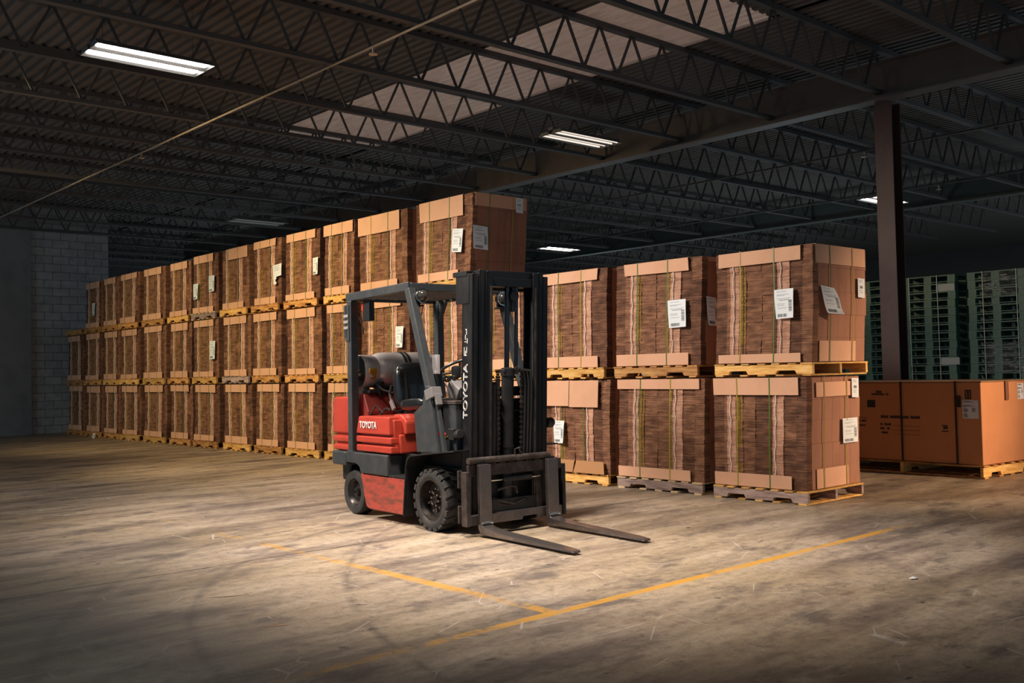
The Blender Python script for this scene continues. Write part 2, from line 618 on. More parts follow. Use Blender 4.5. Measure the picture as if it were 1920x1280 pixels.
sprinkler(6.36, 9.34, 'warm-lit sprinkler head on the long pipe near the skylight', 5.0)
sprinkler(6.36, 16.1, 'small sprinkler head further back on the long pipe', 5.0)
MB_ = MB().tube([(16.27, 6, 5.05), (16.27, 20, 5.05)], 0.02, 8)
lab_struct(MB_.build('ceiling_pipe', M['steel'], smooth=True), 'dark pipe beyond the girder over the red column', 'pipe')
sprinkler(16.27, 8.75, 'sprinkler head under the dark roof above the tallest box stack', 5.0)
sprinkler(20.65, 9.46, 'sprinkler head under the dark roof right of the red column', 5.0)
lab_struct(MB().tube([(20.65, 6, 5.05), (20.65, 20, 5.05)], 0.02, 8).build('ceiling_pipe', M['steel'], smooth=True), 'dark pipe under the roof right of the red column', 'pipe')

# column (H section)
cb = MB()
cx, cy = 13.4, 6.84
cb.box(cx - 0.13, cx - 0.112, cy - 0.13, cy + 0.13, 0.02, 4.985).box(cx + 0.112, cx + 0.13, cy - 0.13, cy + 0.13, 0.02, 4.985)
cb.box(cx - 0.112, cx + 0.112, cy - 0.008, cy + 0.008, 0.02, 4.985).box(cx - 0.2, cx + 0.2, cy - 0.2, cy + 0.2, 0, 0.02)
lab_struct(cb.build('steel_column', M['col']), 'dark red steel column behind the large brown carton', 'column')

# ---------------------------------------------------------------- ceiling lights
M['housing'] = mat('lamp_housing', (0.16, 0.16, 0.155), 0.35, 0.0)
M['tube_on'] = mat('tube_lit', (0.9, 0.9, 0.9), 0.4, 0, (1.0, 0.94, 0.9), 14.0)
M['tube_dim'] = mat('tube_dim', (0.9, 0.9, 0.9), 0.4, 0, (1.0, 0.85, 0.72), 0.9)
M['tube_off'] = mat('tube_off', (0.55, 0.5, 0.45), 0.4)


def fixture(x, y, label, tube, nb_=2, z=5.0, L=1.36, W=0.56):
    r = empty('ceiling_light', (x, y, z))
    tag(r, label, 'ceiling light', 'fluorescent fixtures hung under the roof')
    mb = MB()
    h = W / 2
    for s in (-1, 1):
        c = s * h / 2
        prof = [(-h / 2 + 0.005, 0.0), (-h / 4, 0.06), (h / 4, 0.06), (h / 2 - 0.005, 0.0)]
        n = 4
        vs = [(-L / 2, c + p[0], p[1]) for p in prof] + [(L / 2, c + p[0], p[1]) for p in prof]
        vs += [(-L / 2, c + p[0], p[1] + 0.008) for p in prof] + [(L / 2, c + p[0], p[1] + 0.008) for p in prof]
        fs = []
        for i in range(3):
            fs += [(i, i + 1, 5 + i, 4 + i), (8 + i, 12 + i, 13 + i, 9 + i)]
        fs += [(0, 1, 2, 3), (4, 5, 6, 7), (0, 4, 12, 8), (3, 11, 15, 7)]
        mb.add(vs, fs)
    mb.box(-L / 2, L / 2, -0.05, 0.05, 0.066, 0.11)
    mb.build('housing', M['housing'], r)
    for s in (-1, 1):
        c = s * h / 2
        if nb_ == 2:
            tb = MB()
            tb.lathe([(-L / 2 + 0.02, 0.02), (-L / 2 + 0.05, 0.085), (L / 2 - 0.05, 0.085), (L / 2 - 0.02, 0.02)], (0, 0, 0), 'x', 12)
            tb.xf(lambda a, b, d: (a, b * 0.98 + c * 1.08, 0.03 + d * 0.25))
            tb.build('lamp_lens', tube, r, smooth=True)
        else:
            for q in (-0.06, 0.06):
                MB().tube([(-L / 2 + 0.03, c + q, 0.022), (L / 2 - 0.03, c + q, 0.022)], 0.014, 10).build('lamp_tube', tube, r, smooth=True)
    wr = MB()
    for sx in (-L / 2 + 0.15, L / 2 - 0.15):
        wr.tube([(sx, 0, 0.11), (sx, 0, DZ - z)], 0.003, 5)
    wr.build('hanger_wire', M['steel'], r)
    return r


fixture(4.56, 11.28, 'bright twin-lens fluorescent light at the upper left', M['tube_on'])
fixture(11.5, 11.05, 'dim four-tube light hanging beyond the skylight', M['tube_dim'], 4)
fixture(11.35, 21.65, 'unlit fixture in the dark above the far end of the box row', M['tube_off'], 4)
fixture(21.3, 21.5, 'lit fixture seen just above the boxes right of the forklift mast', M['tube_on'])
fixture(21.4, 11.1, 'lit fixture partly hidden behind the red column', M['tube_on'])

# ---------------------------------------------------------------- cardboard and pallet materials
def edge_mat(name, lo, mid, hi, band=1.0):
    mt = mat(name, mid, 0.85)
    n = NB(mt)
    tc = n.n('ShaderNodeTexCoord').outputs['Object']
    f = n.noise(n.mapping(tc, (2, 3.5, 75)), 1.0, 5, 0.7)
    g = n.noise(n.mapping(tc, (2, 6, 14)), 1.0, 5, 0.6)
    h = n.math('ADD', n.math('MULTIPLY', f, 0.55), n.math('MULTIPLY', g, 0.45))
    n.link(n.ramp(h, [(0.38, lo), (0.5, mid), (0.61, hi)]), n.b.inputs['Base Color'])
    n.bump(f, 0.9, 0.01)
    return mt


M['edge_dark'] = edge_mat('cardboard_edge_dark', (0.055, 0.022, 0.011), (0.145, 0.06, 0.031), (0.26, 0.12, 0.065))
M['edge_mid'] = edge_mat('cardboard_edge_mid', (0.11, 0.045, 0.022), (0.25, 0.112, 0.058), (0.40, 0.20, 0.11))
M['edge_olive'] = edge_mat('cardboard_edge_yellowed', (0.17, 0.085, 0.022), (0.32, 0.18, 0.045), (0.44, 0.25, 0.08))
M['edge_light'] = edge_mat('cardboard_edge_pale', (0.30, 0.135, 0.08), (0.60, 0.32, 0.21), (0.80, 0.49, 0.34))
M['face'] = worn('cardboard_face', (0.40, 0.19, 0.115), (0.31, 0.14, 0.082), 3.5, 0.8, 0, 0.7, (1.4, 1, 0.6), bump=0.15)
nf = NB(M['face'])
sepf = nf.n('ShaderNodeSeparateXYZ')
nf.link(nf.n('ShaderNodeTexCoord').outputs['Object'], sepf.inputs[0])
ln = None
for xo in (-0.02, 0.11, -0.17, 0.31):
    q_ = nf.math('LESS_THAN', nf.math('ABSOLUTE', nf.math('SUBTRACT', sepf.outputs[0], xo)), 0.004)
    ln = q_ if ln is None else nf.math('MAXIMUM', ln, q_)
src = nf.b.inputs['Base Color'].links[0].from_socket
nf.link(nf.mix(nf.math('MULTIPLY', ln, 0.45), src, (0.12, 0.05, 0.03)), nf.b.inputs['Base Color'])
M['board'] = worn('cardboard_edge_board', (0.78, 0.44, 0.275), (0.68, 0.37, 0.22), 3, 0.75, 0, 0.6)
M['strap_g'] = mat('strap_green', (0.10, 0.20, 0.03), 0.35)
M['strap_y'] = mat('strap_yellow', (0.40, 0.33, 0.04), 0.35)
M['twine'] = mat('white_twine', (0.92, 0.84, 0.80), 0.6)
M['paper'] = mat('label_paper', (0.86, 0.92, 0.95), 0.5)
M['ink'] = mat('label_ink', (0.05, 0.065, 0.075), 0.6)
M['ink_g'] = mat('label_grey_ink', (0.33, 0.37, 0.40), 0.6)


def wood(name, a, b, c):
    mt = mat(name, b, 0.7)
    n = NB(mt)
    tc = n.n('ShaderNodeTexCoord').outputs['Object']
    oi = n.n('ShaderNodeObjectInfo').outputs['Random']
    add = n.n('ShaderNodeVectorMath', operation='ADD')
    n.link(tc, add.inputs[0])
    cx = n.n('ShaderNodeCombineXYZ')
    n.link(n.math('MULTIPLY', oi, 37.0), cx.inputs[0])
    n.link(n.math('MULTIPLY', oi, 11.0), cx.inputs[2])
    n.link(cx.outputs[0], add.inputs[1])
    f = n.noise(n.mapping(add.outputs[0], (4, 1.6, 14)), 2.2, 6, 0.65)
    k = n.ramp(f, [(0.32, a), (0.5, b), (0.68, c)])
    v = n.math('ADD', n.math('MULTIPLY', oi, 0.5), 0.72)
    n.link(n.mix(1.0, k, n.n('ShaderNodeCombineColor', i_Red=v, i_Green=v, i_Blue=v).outputs[0], 'MULTIPLY'), n.b.inputs['Base Color'])
    n.bump(f, 0.3, 0.006)
    return mt


W = {
    'yellow': wood('pallet_wood_yellow', (0.50, 0.24, 0.05), (0.78, 0.44, 0.12), (0.88, 0.60, 0.24)),
    'orange': wood('pallet_wood_orange', (0.30, 0.11, 0.03), (0.58, 0.28, 0.08), (0.74, 0.42, 0.15)),
    'pale': wood('pallet_wood_pale', (0.52, 0.34, 0.17), (0.78, 0.58, 0.34), (0.88, 0.70, 0.45)),
    'grey': wood('pallet_wood_weathered', (0.20, 0.13, 0.11), (0.42, 0.30, 0.26), (0.58, 0.44, 0.38)),
}
PH = 0.125


def make_pallet(wd, seed, L=1.12, D=1.02, wd2=None):
    """stringers along Y, deck boards along X; origin at the middle of the base"""
    rnd = random.Random(seed)
    r = empty('wooden_pallet')
    top, bt = 0.016, 0.016
    h = PH
    for i, x in enumerate((-D / 2 + 0.02, 0, D / 2 - 0.02)):
        a, b = -L / 2, L / 2
        n1, n2 = a + 0.17, a + 0.40
        n3, n4 = b - 0.40, b - 0.17
        zb, zt, zn = bt, h - top, bt + 0.037
        out = [(a, zb), (n1, zb), (n1 + 0.02, zn), (n2 - 0.02, zn), (n2, zb), (n3, zb), (n3 + 0.02, zn), (n4 - 0.02, zn), (n4, zb), (b, zb), (b, zt), (a, zt)]
        mb = MB().prism([(p[0], p[1]) for p in out], x - 0.019, x + 0.019)
        mb.xf(lambda X_, Y_, Z_: (Y_, X_, Z_))
        mb.build('stringer', wd2 or wd, r, bevel=0.003, seg=1)
    n = 7
    for k in range(n):
        wdt = 0.125 if k in (0, n - 1) else 0.09
        yc = -L / 2 + wdt / 2 + (L - wdt) * k / (n - 1) + (0 if k in (0, n - 1) else rnd.uniform(-0.015, 0.015))
        e0, e1 = rnd.uniform(0, 0.012), rnd.uniform(0, 0.012)
        MB().box(-D / 2 - e0, D / 2 + e1, yc - wdt / 2, yc + wdt / 2, h - top, h).build('top_deck_board', wd, r, bevel=0.002, seg=1)
    for k, yc in enumerate((-L / 2 + 0.06, -0.30 * L + 0.13, 0, 0.30 * L - 0.13, L / 2 - 0.06)):
        wdt = 0.09
        MB().box(-D / 2 - 0.004, D / 2 + 0.004, yc - wdt / 2, yc + wdt / 2, 0, bt).build('bottom_deck_board', wd, r, bevel=0.002, seg=1)
    return r


PROTO = {}
for i, k in enumerate(W):
    PROTO[k] = [k, make_pallet(W[k], 10 + i, wd2=(W['grey'] if k == 'pale' else None)), True]
PROTO['redgrey'] = ['redgrey', make_pallet(W['yellow'], 31, wd2=W['grey']), True]


def put_pallet(kind, x, y, z, L, label, rz=0.0):
    k = PROTO[kind]
    if k[2]:
        o = k[1]
        k[2] = False
    else:
        o = copy_tree(k[1])
    o.location = (x, y, z)
    o.rotation_euler = (0, 0, rz)
    o.scale = (1, L / 1.12, 1)
    tag(o, label, 'pallet', 'wooden pallets under the strapped cardboard')
    return o


def add_label(parent, P, ux, n, w, h, tilt=0.0, curl=0.0, small=False, name='shipping_label', kind=0, torn=False):
    """P centre, ux unit vector along the width seen from outside, n outward normal"""
    P, ux, n = Vector(P), Vector(ux).normalized(), Vector(n).normalized()
    uz = Vector((0, 0, 1))
    u = ux * math.cos(tilt) + uz * math.sin(tilt)
    v = uz * math.cos(tilt) - ux * math.sin(tilt)

    def pt(a, b, off=0.0):      # a,b in -1..1
        t = (1 - b) / 2
        bulge = curl * (math.sin(t * math.pi * 1.1) * 0.35 + t * t * t) * (0.35 + 0.65 * (a + 1) / 2)
        side = -curl * 0.5 * t * t * (1 - a) * -0.5
        return P + u * (a * w / 2 + side) + v * (b * h / 2) + n * (0.003 + bulge + off)
    N = 8
    mb = MB()
    vs = [pt(-1 + 2 * i / N, -1 + 2 * j / N) for j in range(N + 1) for i in range(N + 1)]
    vs2 = [pt(-1 + 2 * i / N, -1 + 2 * j / N, 0.0008) for j in range(N + 1) for i in range(N + 1)]
    fs = []
    for j in range(N):
        for i in range(N):
            if torn and j < 3 and i > 2 - (j % 2):
                continue
            q = (j * (N + 1) + i, j * (N + 1) + i + 1, (j + 1) * (N + 1) + i + 1, (j + 1) * (N + 1) + i)
            fs.append(q)
    mb.add(vs, [f[::-1] for f in fs], 0).add(vs2, fs, 0)

    def bar(a0, a1, b0, b1, mi):
        a0, a1, b0, b1 = [max(-0.97, min(0.97, q)) for q in (a0, a1, b0, b1)]
        mb.add([pt(a0, b0, 0.0016), pt(a1, b0, 0.0016), pt(a1, b1, 0.0016), pt(a0, b1, 0.0016)], [(0, 1, 2, 3)], mi)
    rnd = random.Random(int(abs(P.x * 100 + P.y * 37 + P.z * 11)))
    if small:
        for k in range(9):
            a = -0.45 + k * 0.1
            bar(a, a + rnd.uniform(0.03, 0.07), -0.05, 0.22, 1)
        for b in (0.75, 0.6, -0.3, -0.5):
            bar(-0.6, rnd.uniform(0.2, 0.6), b, b + 0.05, 2)
    elif not torn:
        for b, l in ((0.82, 0.3), (0.62, 0.5), (0.55, 0.1), (0.34, 0.75), (-0.02, 0.1), (-0.12, 0.05), (-0.3, 0.25)):
            bar(-0.75, -0.75 + (l + 0.75), b, b + 0.03, 2)
        bar(-0.5, 0.6, 0.24, 0.27, 1)
        a = -0.78
        while a < 0.25:
            wd_ = rnd.uniform(0.02, 0.07)
            bar(a, a + wd_, -0.9, -0.68, 1)
            a += wd_ + rnd.uniform(0.02, 0.05)
        b = -0.55
        while b < 0.2:
            wd_ = rnd.uniform(0.02, 0.05)
            bar(0.5, 0.85, b, b + wd_, 1)
            b += wd_ + rnd.uniform(0.015, 0.04)
    else:
        for b in (0.8, 0.6, 0.4):
            bar(-0.7, 0.5, b, b + 0.05, 2)
    return mb.build(name, [M['paper'], M['ink'], M['ink_g']], parent)


def make_load(xf, y0, y1, z0, z1, seed, label, lean=0.05, detail=1, side=False, top_board=(0.06, 0.86, 0.15), bot_board=(0.05, 0.85, 0.11),
              strap=0, group='strapped flat-cardboard stacks in the long row', style=None, depth=0.98, lean2=None):
    rnd = random.Random(seed)
    Wd, H = y1 - y0, z1 - z0
    r = empty('cardboard_stack', (xf + depth / 2, (y0 + y1) / 2, z0))
    tag(r, label, 'cardboard stack', group)
    hw, hd = Wd / 2, depth / 2
    lean2 = lean if lean2 is None else lean2

    def sh(x, y, z):
        t = (y + hw) / Wd        # 1 = far (left), 0 = near (right)
        s = lean2 * (1 - t) + lean * t
        return (x, y - s * z / H + 0.012 * math.sin(z * 4 + seed) * (z / H), z)
    # strips across the front, t from 0 (left) to 1 (right): (t0, t1, material, inset)
    j = lambda a: rnd.uniform(-a, a)
    strips = [(0.0, 0.125, 0, 0.016), (0.125, 0.175 + j(.015), 1, 0.004), (0.175, 0.255, 3, 0.0), (0.255, 0.315 + j(.015), 2, 0.003),
              (0.315, 0.47 + j(.02), 1, 0.008), (0.47, 0.62 + j(.02), 1 if rnd.random() < .6 else 0, 0.012), (0.62, 0.655, 2 if rnd.random() < .6 else 0, 0.008),
              (0.655, 0.765 + j(.015), 3, 0.0), (0.765, 0.90, 0, 0.008), (0.90, 1.0, 0 if rnd.random() < .5 else 1, 0.004)]
    for i in range(1, len(strips)):
        s = strips[i]
        strips[i] = (strips[i - 1][1], s[1], s[2], s[3])
    nb_ = 5 if detail else 4
    cuts = [0]
    for b in range(nb_):
        cuts.append(cuts[-1] + 1 + j(0.12))
    cuts = [c / cuts[-1] * H for c in cuts]
    sl = 0.019 if detail else 0.04
    body = MB()
    # bundles: solid core with printed board faces on the sides
    for b in range(nb_):
        g = 0.001
        dx, dy = j(0.006), j(0.006)
        body.box(-hd + 0.09 + dx, hd + dx, -hw + 0.004 + dy, hw - 0.004 + dy, cuts[b] + g, cuts[b + 1] - g * 0.2, 4)
    for (t0, t1, mi, ins) in strips:
        a, bnd = hw - t1 * Wd, hw - t0 * Wd
        cuts_s = [0] + [q + (rnd.uniform(-0.05, 0.05) if mi != 3 else rnd.uniform(-0.008, 0.008)) for q in cuts[1:-1]] + [H]
        for b in range(nb_):
            off = rnd.uniform(-0.006, 0.008)
            ya = a + rnd.uniform(-0.009, 0.002)
            yb = bnd + rnd.uniform(-0.002, 0.004)
            z = cuts_s[b] + 0.0006
            n = max(3, int((cuts_s[b + 1] - z) / sl))
            dz = (cuts_s[b + 1] - z) / n
            mi2 = mi if rnd.random() < 0.8 else (1 if mi != 3 else 3)
            for k in range(n):
                jj_ = rnd.uniform(0, 0.008 if mi != 3 else 0.005)
                body.box(-hd + ins + off * 0.6 + jj_, -hd + 0.10, max(ya + rnd.uniform(-.0015, .0015), -hw), min(yb, hw), z, z + dz, mi2)
                z += dz
    body.xf(sh)
    body.build('cardboard_sheets', [M['edge_dark'], M['edge_mid'], M['edge_olive'], M['edge_light'], M['face']], r)
    # twine on the pale strips
    for tt in ((strips[2][0] + strips[2][1]) / 2, (strips[7][0] + strips[7][1]) / 2 - 0.015):
        y = hw - tt * Wd
        pts = []
        for b in range(nb_):
            K = 6
            for k in range(K):
                z = cuts[b] + (cuts[b + 1] - cuts[b]) * k / K
                s = math.sin(math.pi * k / K)
                pts.append(sh(-hd - 0.004 - 0.009 * s, y + 0.012 * s * (1 if b % 2 else 0.6), z))
        pts.append(sh(-hd - 0.004, y, H - 0.004))
        MB().tube(pts, 0.0055, 5).build('bundle_twine', M['twine'], r, smooth=True)
    # edge boards
    def board(t0, t1, z_a, z_b, skew, nseg=3, x=-hd - 0.018):
        a, b_ = hw - t1 * Wd, hw - t0 * Wd
        mb = MB()
        vs = [(x, a + skew, z_a + skew * .5), (x, b_ + skew, z_a - skew * .5), (x, b_, z_b), (x, a, z_b)]
        vs += [(p[0] + 0.005, p[1], p[2]) for p in vs]
        mb.add(vs, [(0, 1, 2, 3), (7, 6, 5, 4), (0, 4, 5, 1), (1, 5, 6, 2), (2, 6, 7, 3), (3, 7, 4, 0)])
        mb.xf(sh)
        return mb
    if top_board:
        t0, t1, hh = top_board
        mb = board(t0, t1, H - hh, H + 0.006, j(0.012))
        a, b_ = hw - t1 * Wd, hw - t0 * Wd
        tp = MB().box(-hd - 0.018, -hd + 0.16, a, b_, H + 0.001, H + 0.006).xf(sh)
        mb.add(tp.v, tp.f)
        mb.build('edge_board', M['board'], r)
    if bot_board:
        t0, t1, hh = bot_board
        board(t0, t1, 0.004, hh, j(0.008)).build('edge_board', M['board'], r)
    # straps
    for k, tt in enumerate((0.285, 0.635)):
        y = hw - tt * Wd
        mt_ = M['strap_g'] if (k + seed + strap) % 3 != 0 else M['strap_y']
        wd_ = 0.0055
        K = 10
        mb = MB()
        path = [(-hd - 0.0215, y, H * q / K + (0.004 if q == 0 else 0)) for q in range(K)] + [(-hd - 0.0215, y, H + 0.0085), (hd + 0.012, y, H + 0.0085), (hd + 0.012, y, 0.004)]
        vs = []
        for p in path:
            q = sh(*p)
            vs += [(q[0], q[1] - wd_, q[2]), (q[0], q[1] + wd_, q[2])]
        fs = [(2 * i, 2 * i + 1, 2 * i + 3, 2 * i + 2) for i in range(len(path) - 1)]
        mb.add(vs, fs)
        o = mb.build('strap', mt_, r)
        sd = o.modifiers.new('thickness', 'SOLIDIFY')
        sd.thickness = 0.0015
        sd.offset = -1
    if side:
        for k, xx in enumerate((-hd + 0.30 * depth, -hd + 0.72 * depth)):
            mb = MB()
            path = [(xx, -hw - 0.0125 - (0.004 if side == 2 else 0), H * q / 8 + (0.004 if q == 0 else 0)) for q in range(8)] + [(xx, -hw - 0.0125, H + 0.0105), (xx, hw + 0.01, H + 0.0105), (xx, hw + 0.01, 0.004)]
            vs = []
            for p in path:
                q = sh(*p)
                vs += [(q[0] - 0.0055, q[1], q[2]), (q[0] + 0.0055, q[1], q[2])]
            mb.add(vs, [(2 * i, 2 * i + 1, 2 * i + 3, 2 * i + 2) for i in range(len(path) - 1)])
            o = mb.build('strap', M['strap_y' if k + seed % 2 else 'strap_g'], r)
            sd = o.modifiers.new('thickness', 'SOLIDIFY')
            sd.thickness = 0.0015
            sd.offset = 0
    r['_h'] = H
    return r, sh, hw, hd, Wd, H


def side_board(L_, x0, x1, z0, z1, top=False):
    r, sh, hw, hd, Wd, H = L_
    mb = MB().box(x0, x1, -hw - 0.0085, -hw - 0.004, z0, z1)
    if top:
        mb.box(x0, x1, -hw - 0.0085, -hw + 0.12, H + 0.0065, H + 0.009)
    mb.xf(sh)
    return mb.build('edge_board', M['board'], r)


def side_seams(L_, ny=4):
    r, sh, hw, hd, Wd, H = L_


def front_label(L_, t, z, w=0.2, h=0.27, tilt=0, curl=0.02, **kw):
    r, sh, hw, hd, Wd, H = L_
    p = sh(-hd - 0.024, hw - t * Wd, z)
    return add_label(r, p, (0, -1, 0), (-1, 0, 0), w, h, tilt, curl, **kw)


def side_label(L_, x, z, w=0.2, h=0.27, tilt=0, curl=0.01, **kw):
    r, sh, hw, hd, Wd, H = L_
    p = sh(x, -hw - 0.018, z)
    return add_label(r, p, (1, 0, 0), (0, -1, 0), w, h, tilt, curl, **kw)


ORD = ['first', 'second', 'third', 'fourth', 'fifth', 'sixth', 'seventh', 'eighth', 'ninth', 'tenth', 'eleventh', 'twelfth', 'thirteenth', 'fourteenth', 'fifteenth', 'sixteenth', 'seventeenth', 'eighteenth', 'nineteenth', 'twentieth', 'twenty-first']
XF = 8.24
cols = [(25.70, 24.56), (24.42, 23.30), (23.24, 22.28), (22.20, 21.08), (20.92, 19.74), (19.58, 18.54), (18.46, 17.36), (17.18, 16.10),
        (15.98, 14.98), (14.86, 13.74), (13.60, 12.74), (12.64, 11.40), (11.22, 10.02)]
kinds1 = ['orange', 'orange', 'orange', 'yellow', 'yellow', 'orange', 'orange', 'yellow', 'orange', 'yellow', 'yellow', 'yellow', 'yellow']
kinds2 = ['orange', 'orange', 'yellow', 'yellow', 'yellow', 'orange', 'yellow', 'grey', 'orange', 'orange', 'yellow', 'yellow', 'yellow']
kinds3 = ['orange', 'orange', 'orange', 'orange', 'orange', 'yellow', 'pale', 'yellow', 'orange', 'orange', 'yellow', 'yellow', 'yellow']
TZ = [0.0, 1.205, 2.425]
HT = [1.064, 1.078, 1.10]
loads = {}
rndc = random.Random(5)
for i, (ya, yb) in enumerate(cols):
    far = 'third' if i == 2 else ORD[i]
    for tier in range(3):
        tn = ['bottom', 'middle', 'top'][tier]
        z = TZ[tier]
        kd = [kinds1, kinds2, kinds3][tier][i]
        yc, wd_ = (ya + yb) / 2, ya - yb
        kw = {'orange': 'orange-brown', 'yellow': 'yellow', 'pale': 'pale', 'grey': 'greyish'}[kd]
        under = 'under the' if not (tier == 2 and i == 0) else 'at the'
        tail = '%s stack, %s column from row\'s far end' % (tn, far) if not (tier == 2 and i == 0) else 'top of the row\'s far end, bare'
        dy = rndc.uniform(-0.025, 0.025)
        put_pallet(kd, XF + 0.5 + rndc.uniform(-0.03, 0.0), yc + dy * 0.5, z, wd_ * 0.95, '%s wooden pallet %s %s' % (kw, under, tail))
        if tier == 2 and i == 0:
            continue
        zz = z + PH + 0.003
        h = HT[tier] + rndc.uniform(-0.012, 0.0) - (0.03 if tier == 2 and i < 6 else 0)
        lean = rndc.uniform(0.01, 0.05)
        tb = (rndc.uniform(0.04, 0.1), rndc.uniform(0.82, 0.9), rndc.uniform(0.12, 0.15))
        bb = (rndc.uniform(0.02, 0.08), rndc.uniform(0.80, 0.88), rndc.uniform(0.10, 0.13))
        if tier == 2 and i == 10:
            tb = (0.0, 0.98, 0.17)
        if tier == 2 and i in (11, 12):
            tb = (0.10 if i == 12 else 0.0, 0.86, 0.27)
            lean = 0.02
        if tier == 2 and i == 7:
            tb = (0.25, 0.98, 0.2)
        s = (i == 12 and tier == 2)
        lab = 'strapped flat cardboard in the %s tier, %s column from the row\'s far end' % (tn, far)
        loads[(tier, i)] = make_load(XF + 0.01 + rndc.uniform(0, 0.02), yb + dy, ya + dy - 0.01, zz, zz + h, 100 + i * 7 + tier * 3, lab, lean=lean, detail=1 if i >= 6 else 0, top_board=tb, bot_board=bb,
                                     side=s, lean2=(0.09 if s else lean))
# labels on the long row
front_label(loads[(2, 12)], 0.80, 0.50, 0.22, 0.31, -0.10, 0.02)
front_label(loads[(1, 11)], 0.84, 0.50, 0.19, 0.30, -0.03, 0.03)
front_label(loads[(2, 9)], 0.93, 0.50, 0.16, 0.27, 0.0, 0.02)
front_label(loads[(2, 8)], 0.93, 0.48, 0.30, 0.33, 0.06, 0.03, torn=True)
front_label(loads[(2, 6)], 0.17, 0.42, 0.22, 0.3, 0.0, 0.03)
front_label(loads[(2, 6)], 0.80, 0.52, 0.24, 0.30, 0.0, 0.02)
front_label(loads[(2, 1)], 0.55, 0.42, 0.2, 0.3, 0.0, 0.02)
front_label(loads[(1, 6)], 0.83, 0.50, 0.24, 0.34, 0.0, 0.02)
c3 = loads[(2, 12)]
side_board(c3, -c3[3] + 0.05, c3[3] - 0.03, c3[5] - 0.16, c3[5] + 0.006, True)
side_label(c3, -c3[3] + 0.14, 0.52, 0.25, 0.31, -0.05, 0.02)
side_label(c3, c3[3] - 0.17, c3[5] - 0.10, 0.13, 0.2, -0.03, 0.0, small=True)

# nearer part of the row: two tiers
near = [
    # y far, y near, name, pallet kinds
    (9.88, 8.80, 'stack directly behind the forklift mast', 'yellow', 'yellow'),
    (8.66, 7.60, 'stack just right of the forklift mast', 'yellow', 'yellow'),
    (7.48, 6.30, 'second stack from the row\'s near end', 'pale', 'orange'),
    (6.17, 5.12, 'nearest stack at the row\'s near end', 'redgrey', 'yellow')]
NEARG = 'strapped flat-cardboard stacks in the two-high part'
NL = {}
for i, (ya, yb, nm, k0, k1) in enumerate(near):
    yc, wd_ = (ya + yb) / 2, ya - yb
    put_pallet(k0, XF + 0.50 - (0.03 if i == 3 else 0), yc - (0.03 if i == 3 else 0), 0, wd_ * 0.99 + (0.03 if i == 3 else 0), '%s wooden pallet under the %s' % ({'pale': 'pale', 'redgrey': 'weathered grey and yellow'}.get(k0, 'yellow'), nm))
    zu = 1.205
    put_pallet(k1, XF + 0.48 + (0.06 if i == 3 else 0), yc - (0.055 if i == 3 else 0), zu, wd_ * (1.06 if i == 3 else 0.97), '%s wooden pallet between tiers of the %s' % ('splintered orange-brown' if k1 == 'orange' else 'yellow', nm))
    top = {0: 1.09, 1: 1.12, 2: 1.115, 3: 1.10}[i]
    sd = i == 3
    NL[(0, i)] = make_load(XF + 0.01, yb, ya, PH + 0.003, PH + 0.003 + 1.062, 300 + i, 'lower strapped cardboard of the %s' % nm, lean=(0.0 if i == 3 else 0.03), side=(2 if sd else False), group=NEARG,
                           top_board=(None if i == 1 else (0.0, 0.95, 0.105) if i == 2 else (0.02, 0.93, 0.165) if i == 3 else (0.03, 0.9, 0.13)),
                           bot_board=(None if i == 1 else (0.02, 0.86, 0.115 if i == 2 else 0.13)), lean2=(0.02 if i == 3 else None))
    NL[(1, i)] = make_load(XF + 0.01 + (0.02 if i == 3 else 0), yb + (-0.08 if i == 3 else 0.01), ya - (0.03 if i == 3 else 0), zu + PH + 0.003, zu + PH + 0.003 + top, 330 + i * 2, 'upper strapped cardboard of the %s' % nm, lean=(0.05 if i == 3 else 0.03), side=(2 if sd else False), group=NEARG,
                           top_board=((0.05, 0.9, 0.135) if i == 3 else (0.12, 0.86, 0.13) if i == 2 else (0.02, 0.88, 0.13)),
                           bot_board=((0.05, 0.9, 0.09) if i == 3 else (0.03, 0.88, 0.13)), lean2=(0.05 if i == 3 else 0.05 if i == 2 else 0.04))
front_label(NL[(1, 3)], 0.74, 0.56, 0.21, 0.28, 0.02, 0.03)
front_label(NL[(1, 2)], 0.76, 0.54, 0.24, 0.29, 0.02, 0.02)
front_label(NL[(0, 1)], 0.27, 0.46, 0.18, 0.26, 0.0, 0.04)
g2, g1 = NL[(1, 3)], NL[(0, 3)]
side_board(g2, -g2[3] + 0.05, g2[3] - 0.02, g2[5] - 0.17, g2[5] + 0.006, True)
side_board(g2, -g2[3] + 0.12, g2[3] - 0.20, 0.005, 0.20)
side_board(g1, -g1[3] + 0.16, g1[3] - 0.06, g1[5] - 0.19, g1[5] - 0.05)
side_board(g1, -g1[3] + 0.17, g1[3] - 0.24, 0.005, 0.19)
side_label(g2, -g2[3] + 0.22, 0.58, 0.24, 0.26, -0.08, 0.13)
side_label(g2, g2[3] - 0.13, 0.72, 0.13, 0.19, -0.03, 0.0, small=True)
side_label(g1, g1[3] - 0.22, 0.53, 0.28, 0.24, 0.0, 0.0)
side_label(g1, g1[3] - 0.13, 0.945, 0.13, 0.19, -0.03, 0.0, small=True)
side_label(NL[(1, 2)], -NL[(1, 2)][3] + 0.14, 0.55, 0.16, 0.3, -0.08, 0.06)
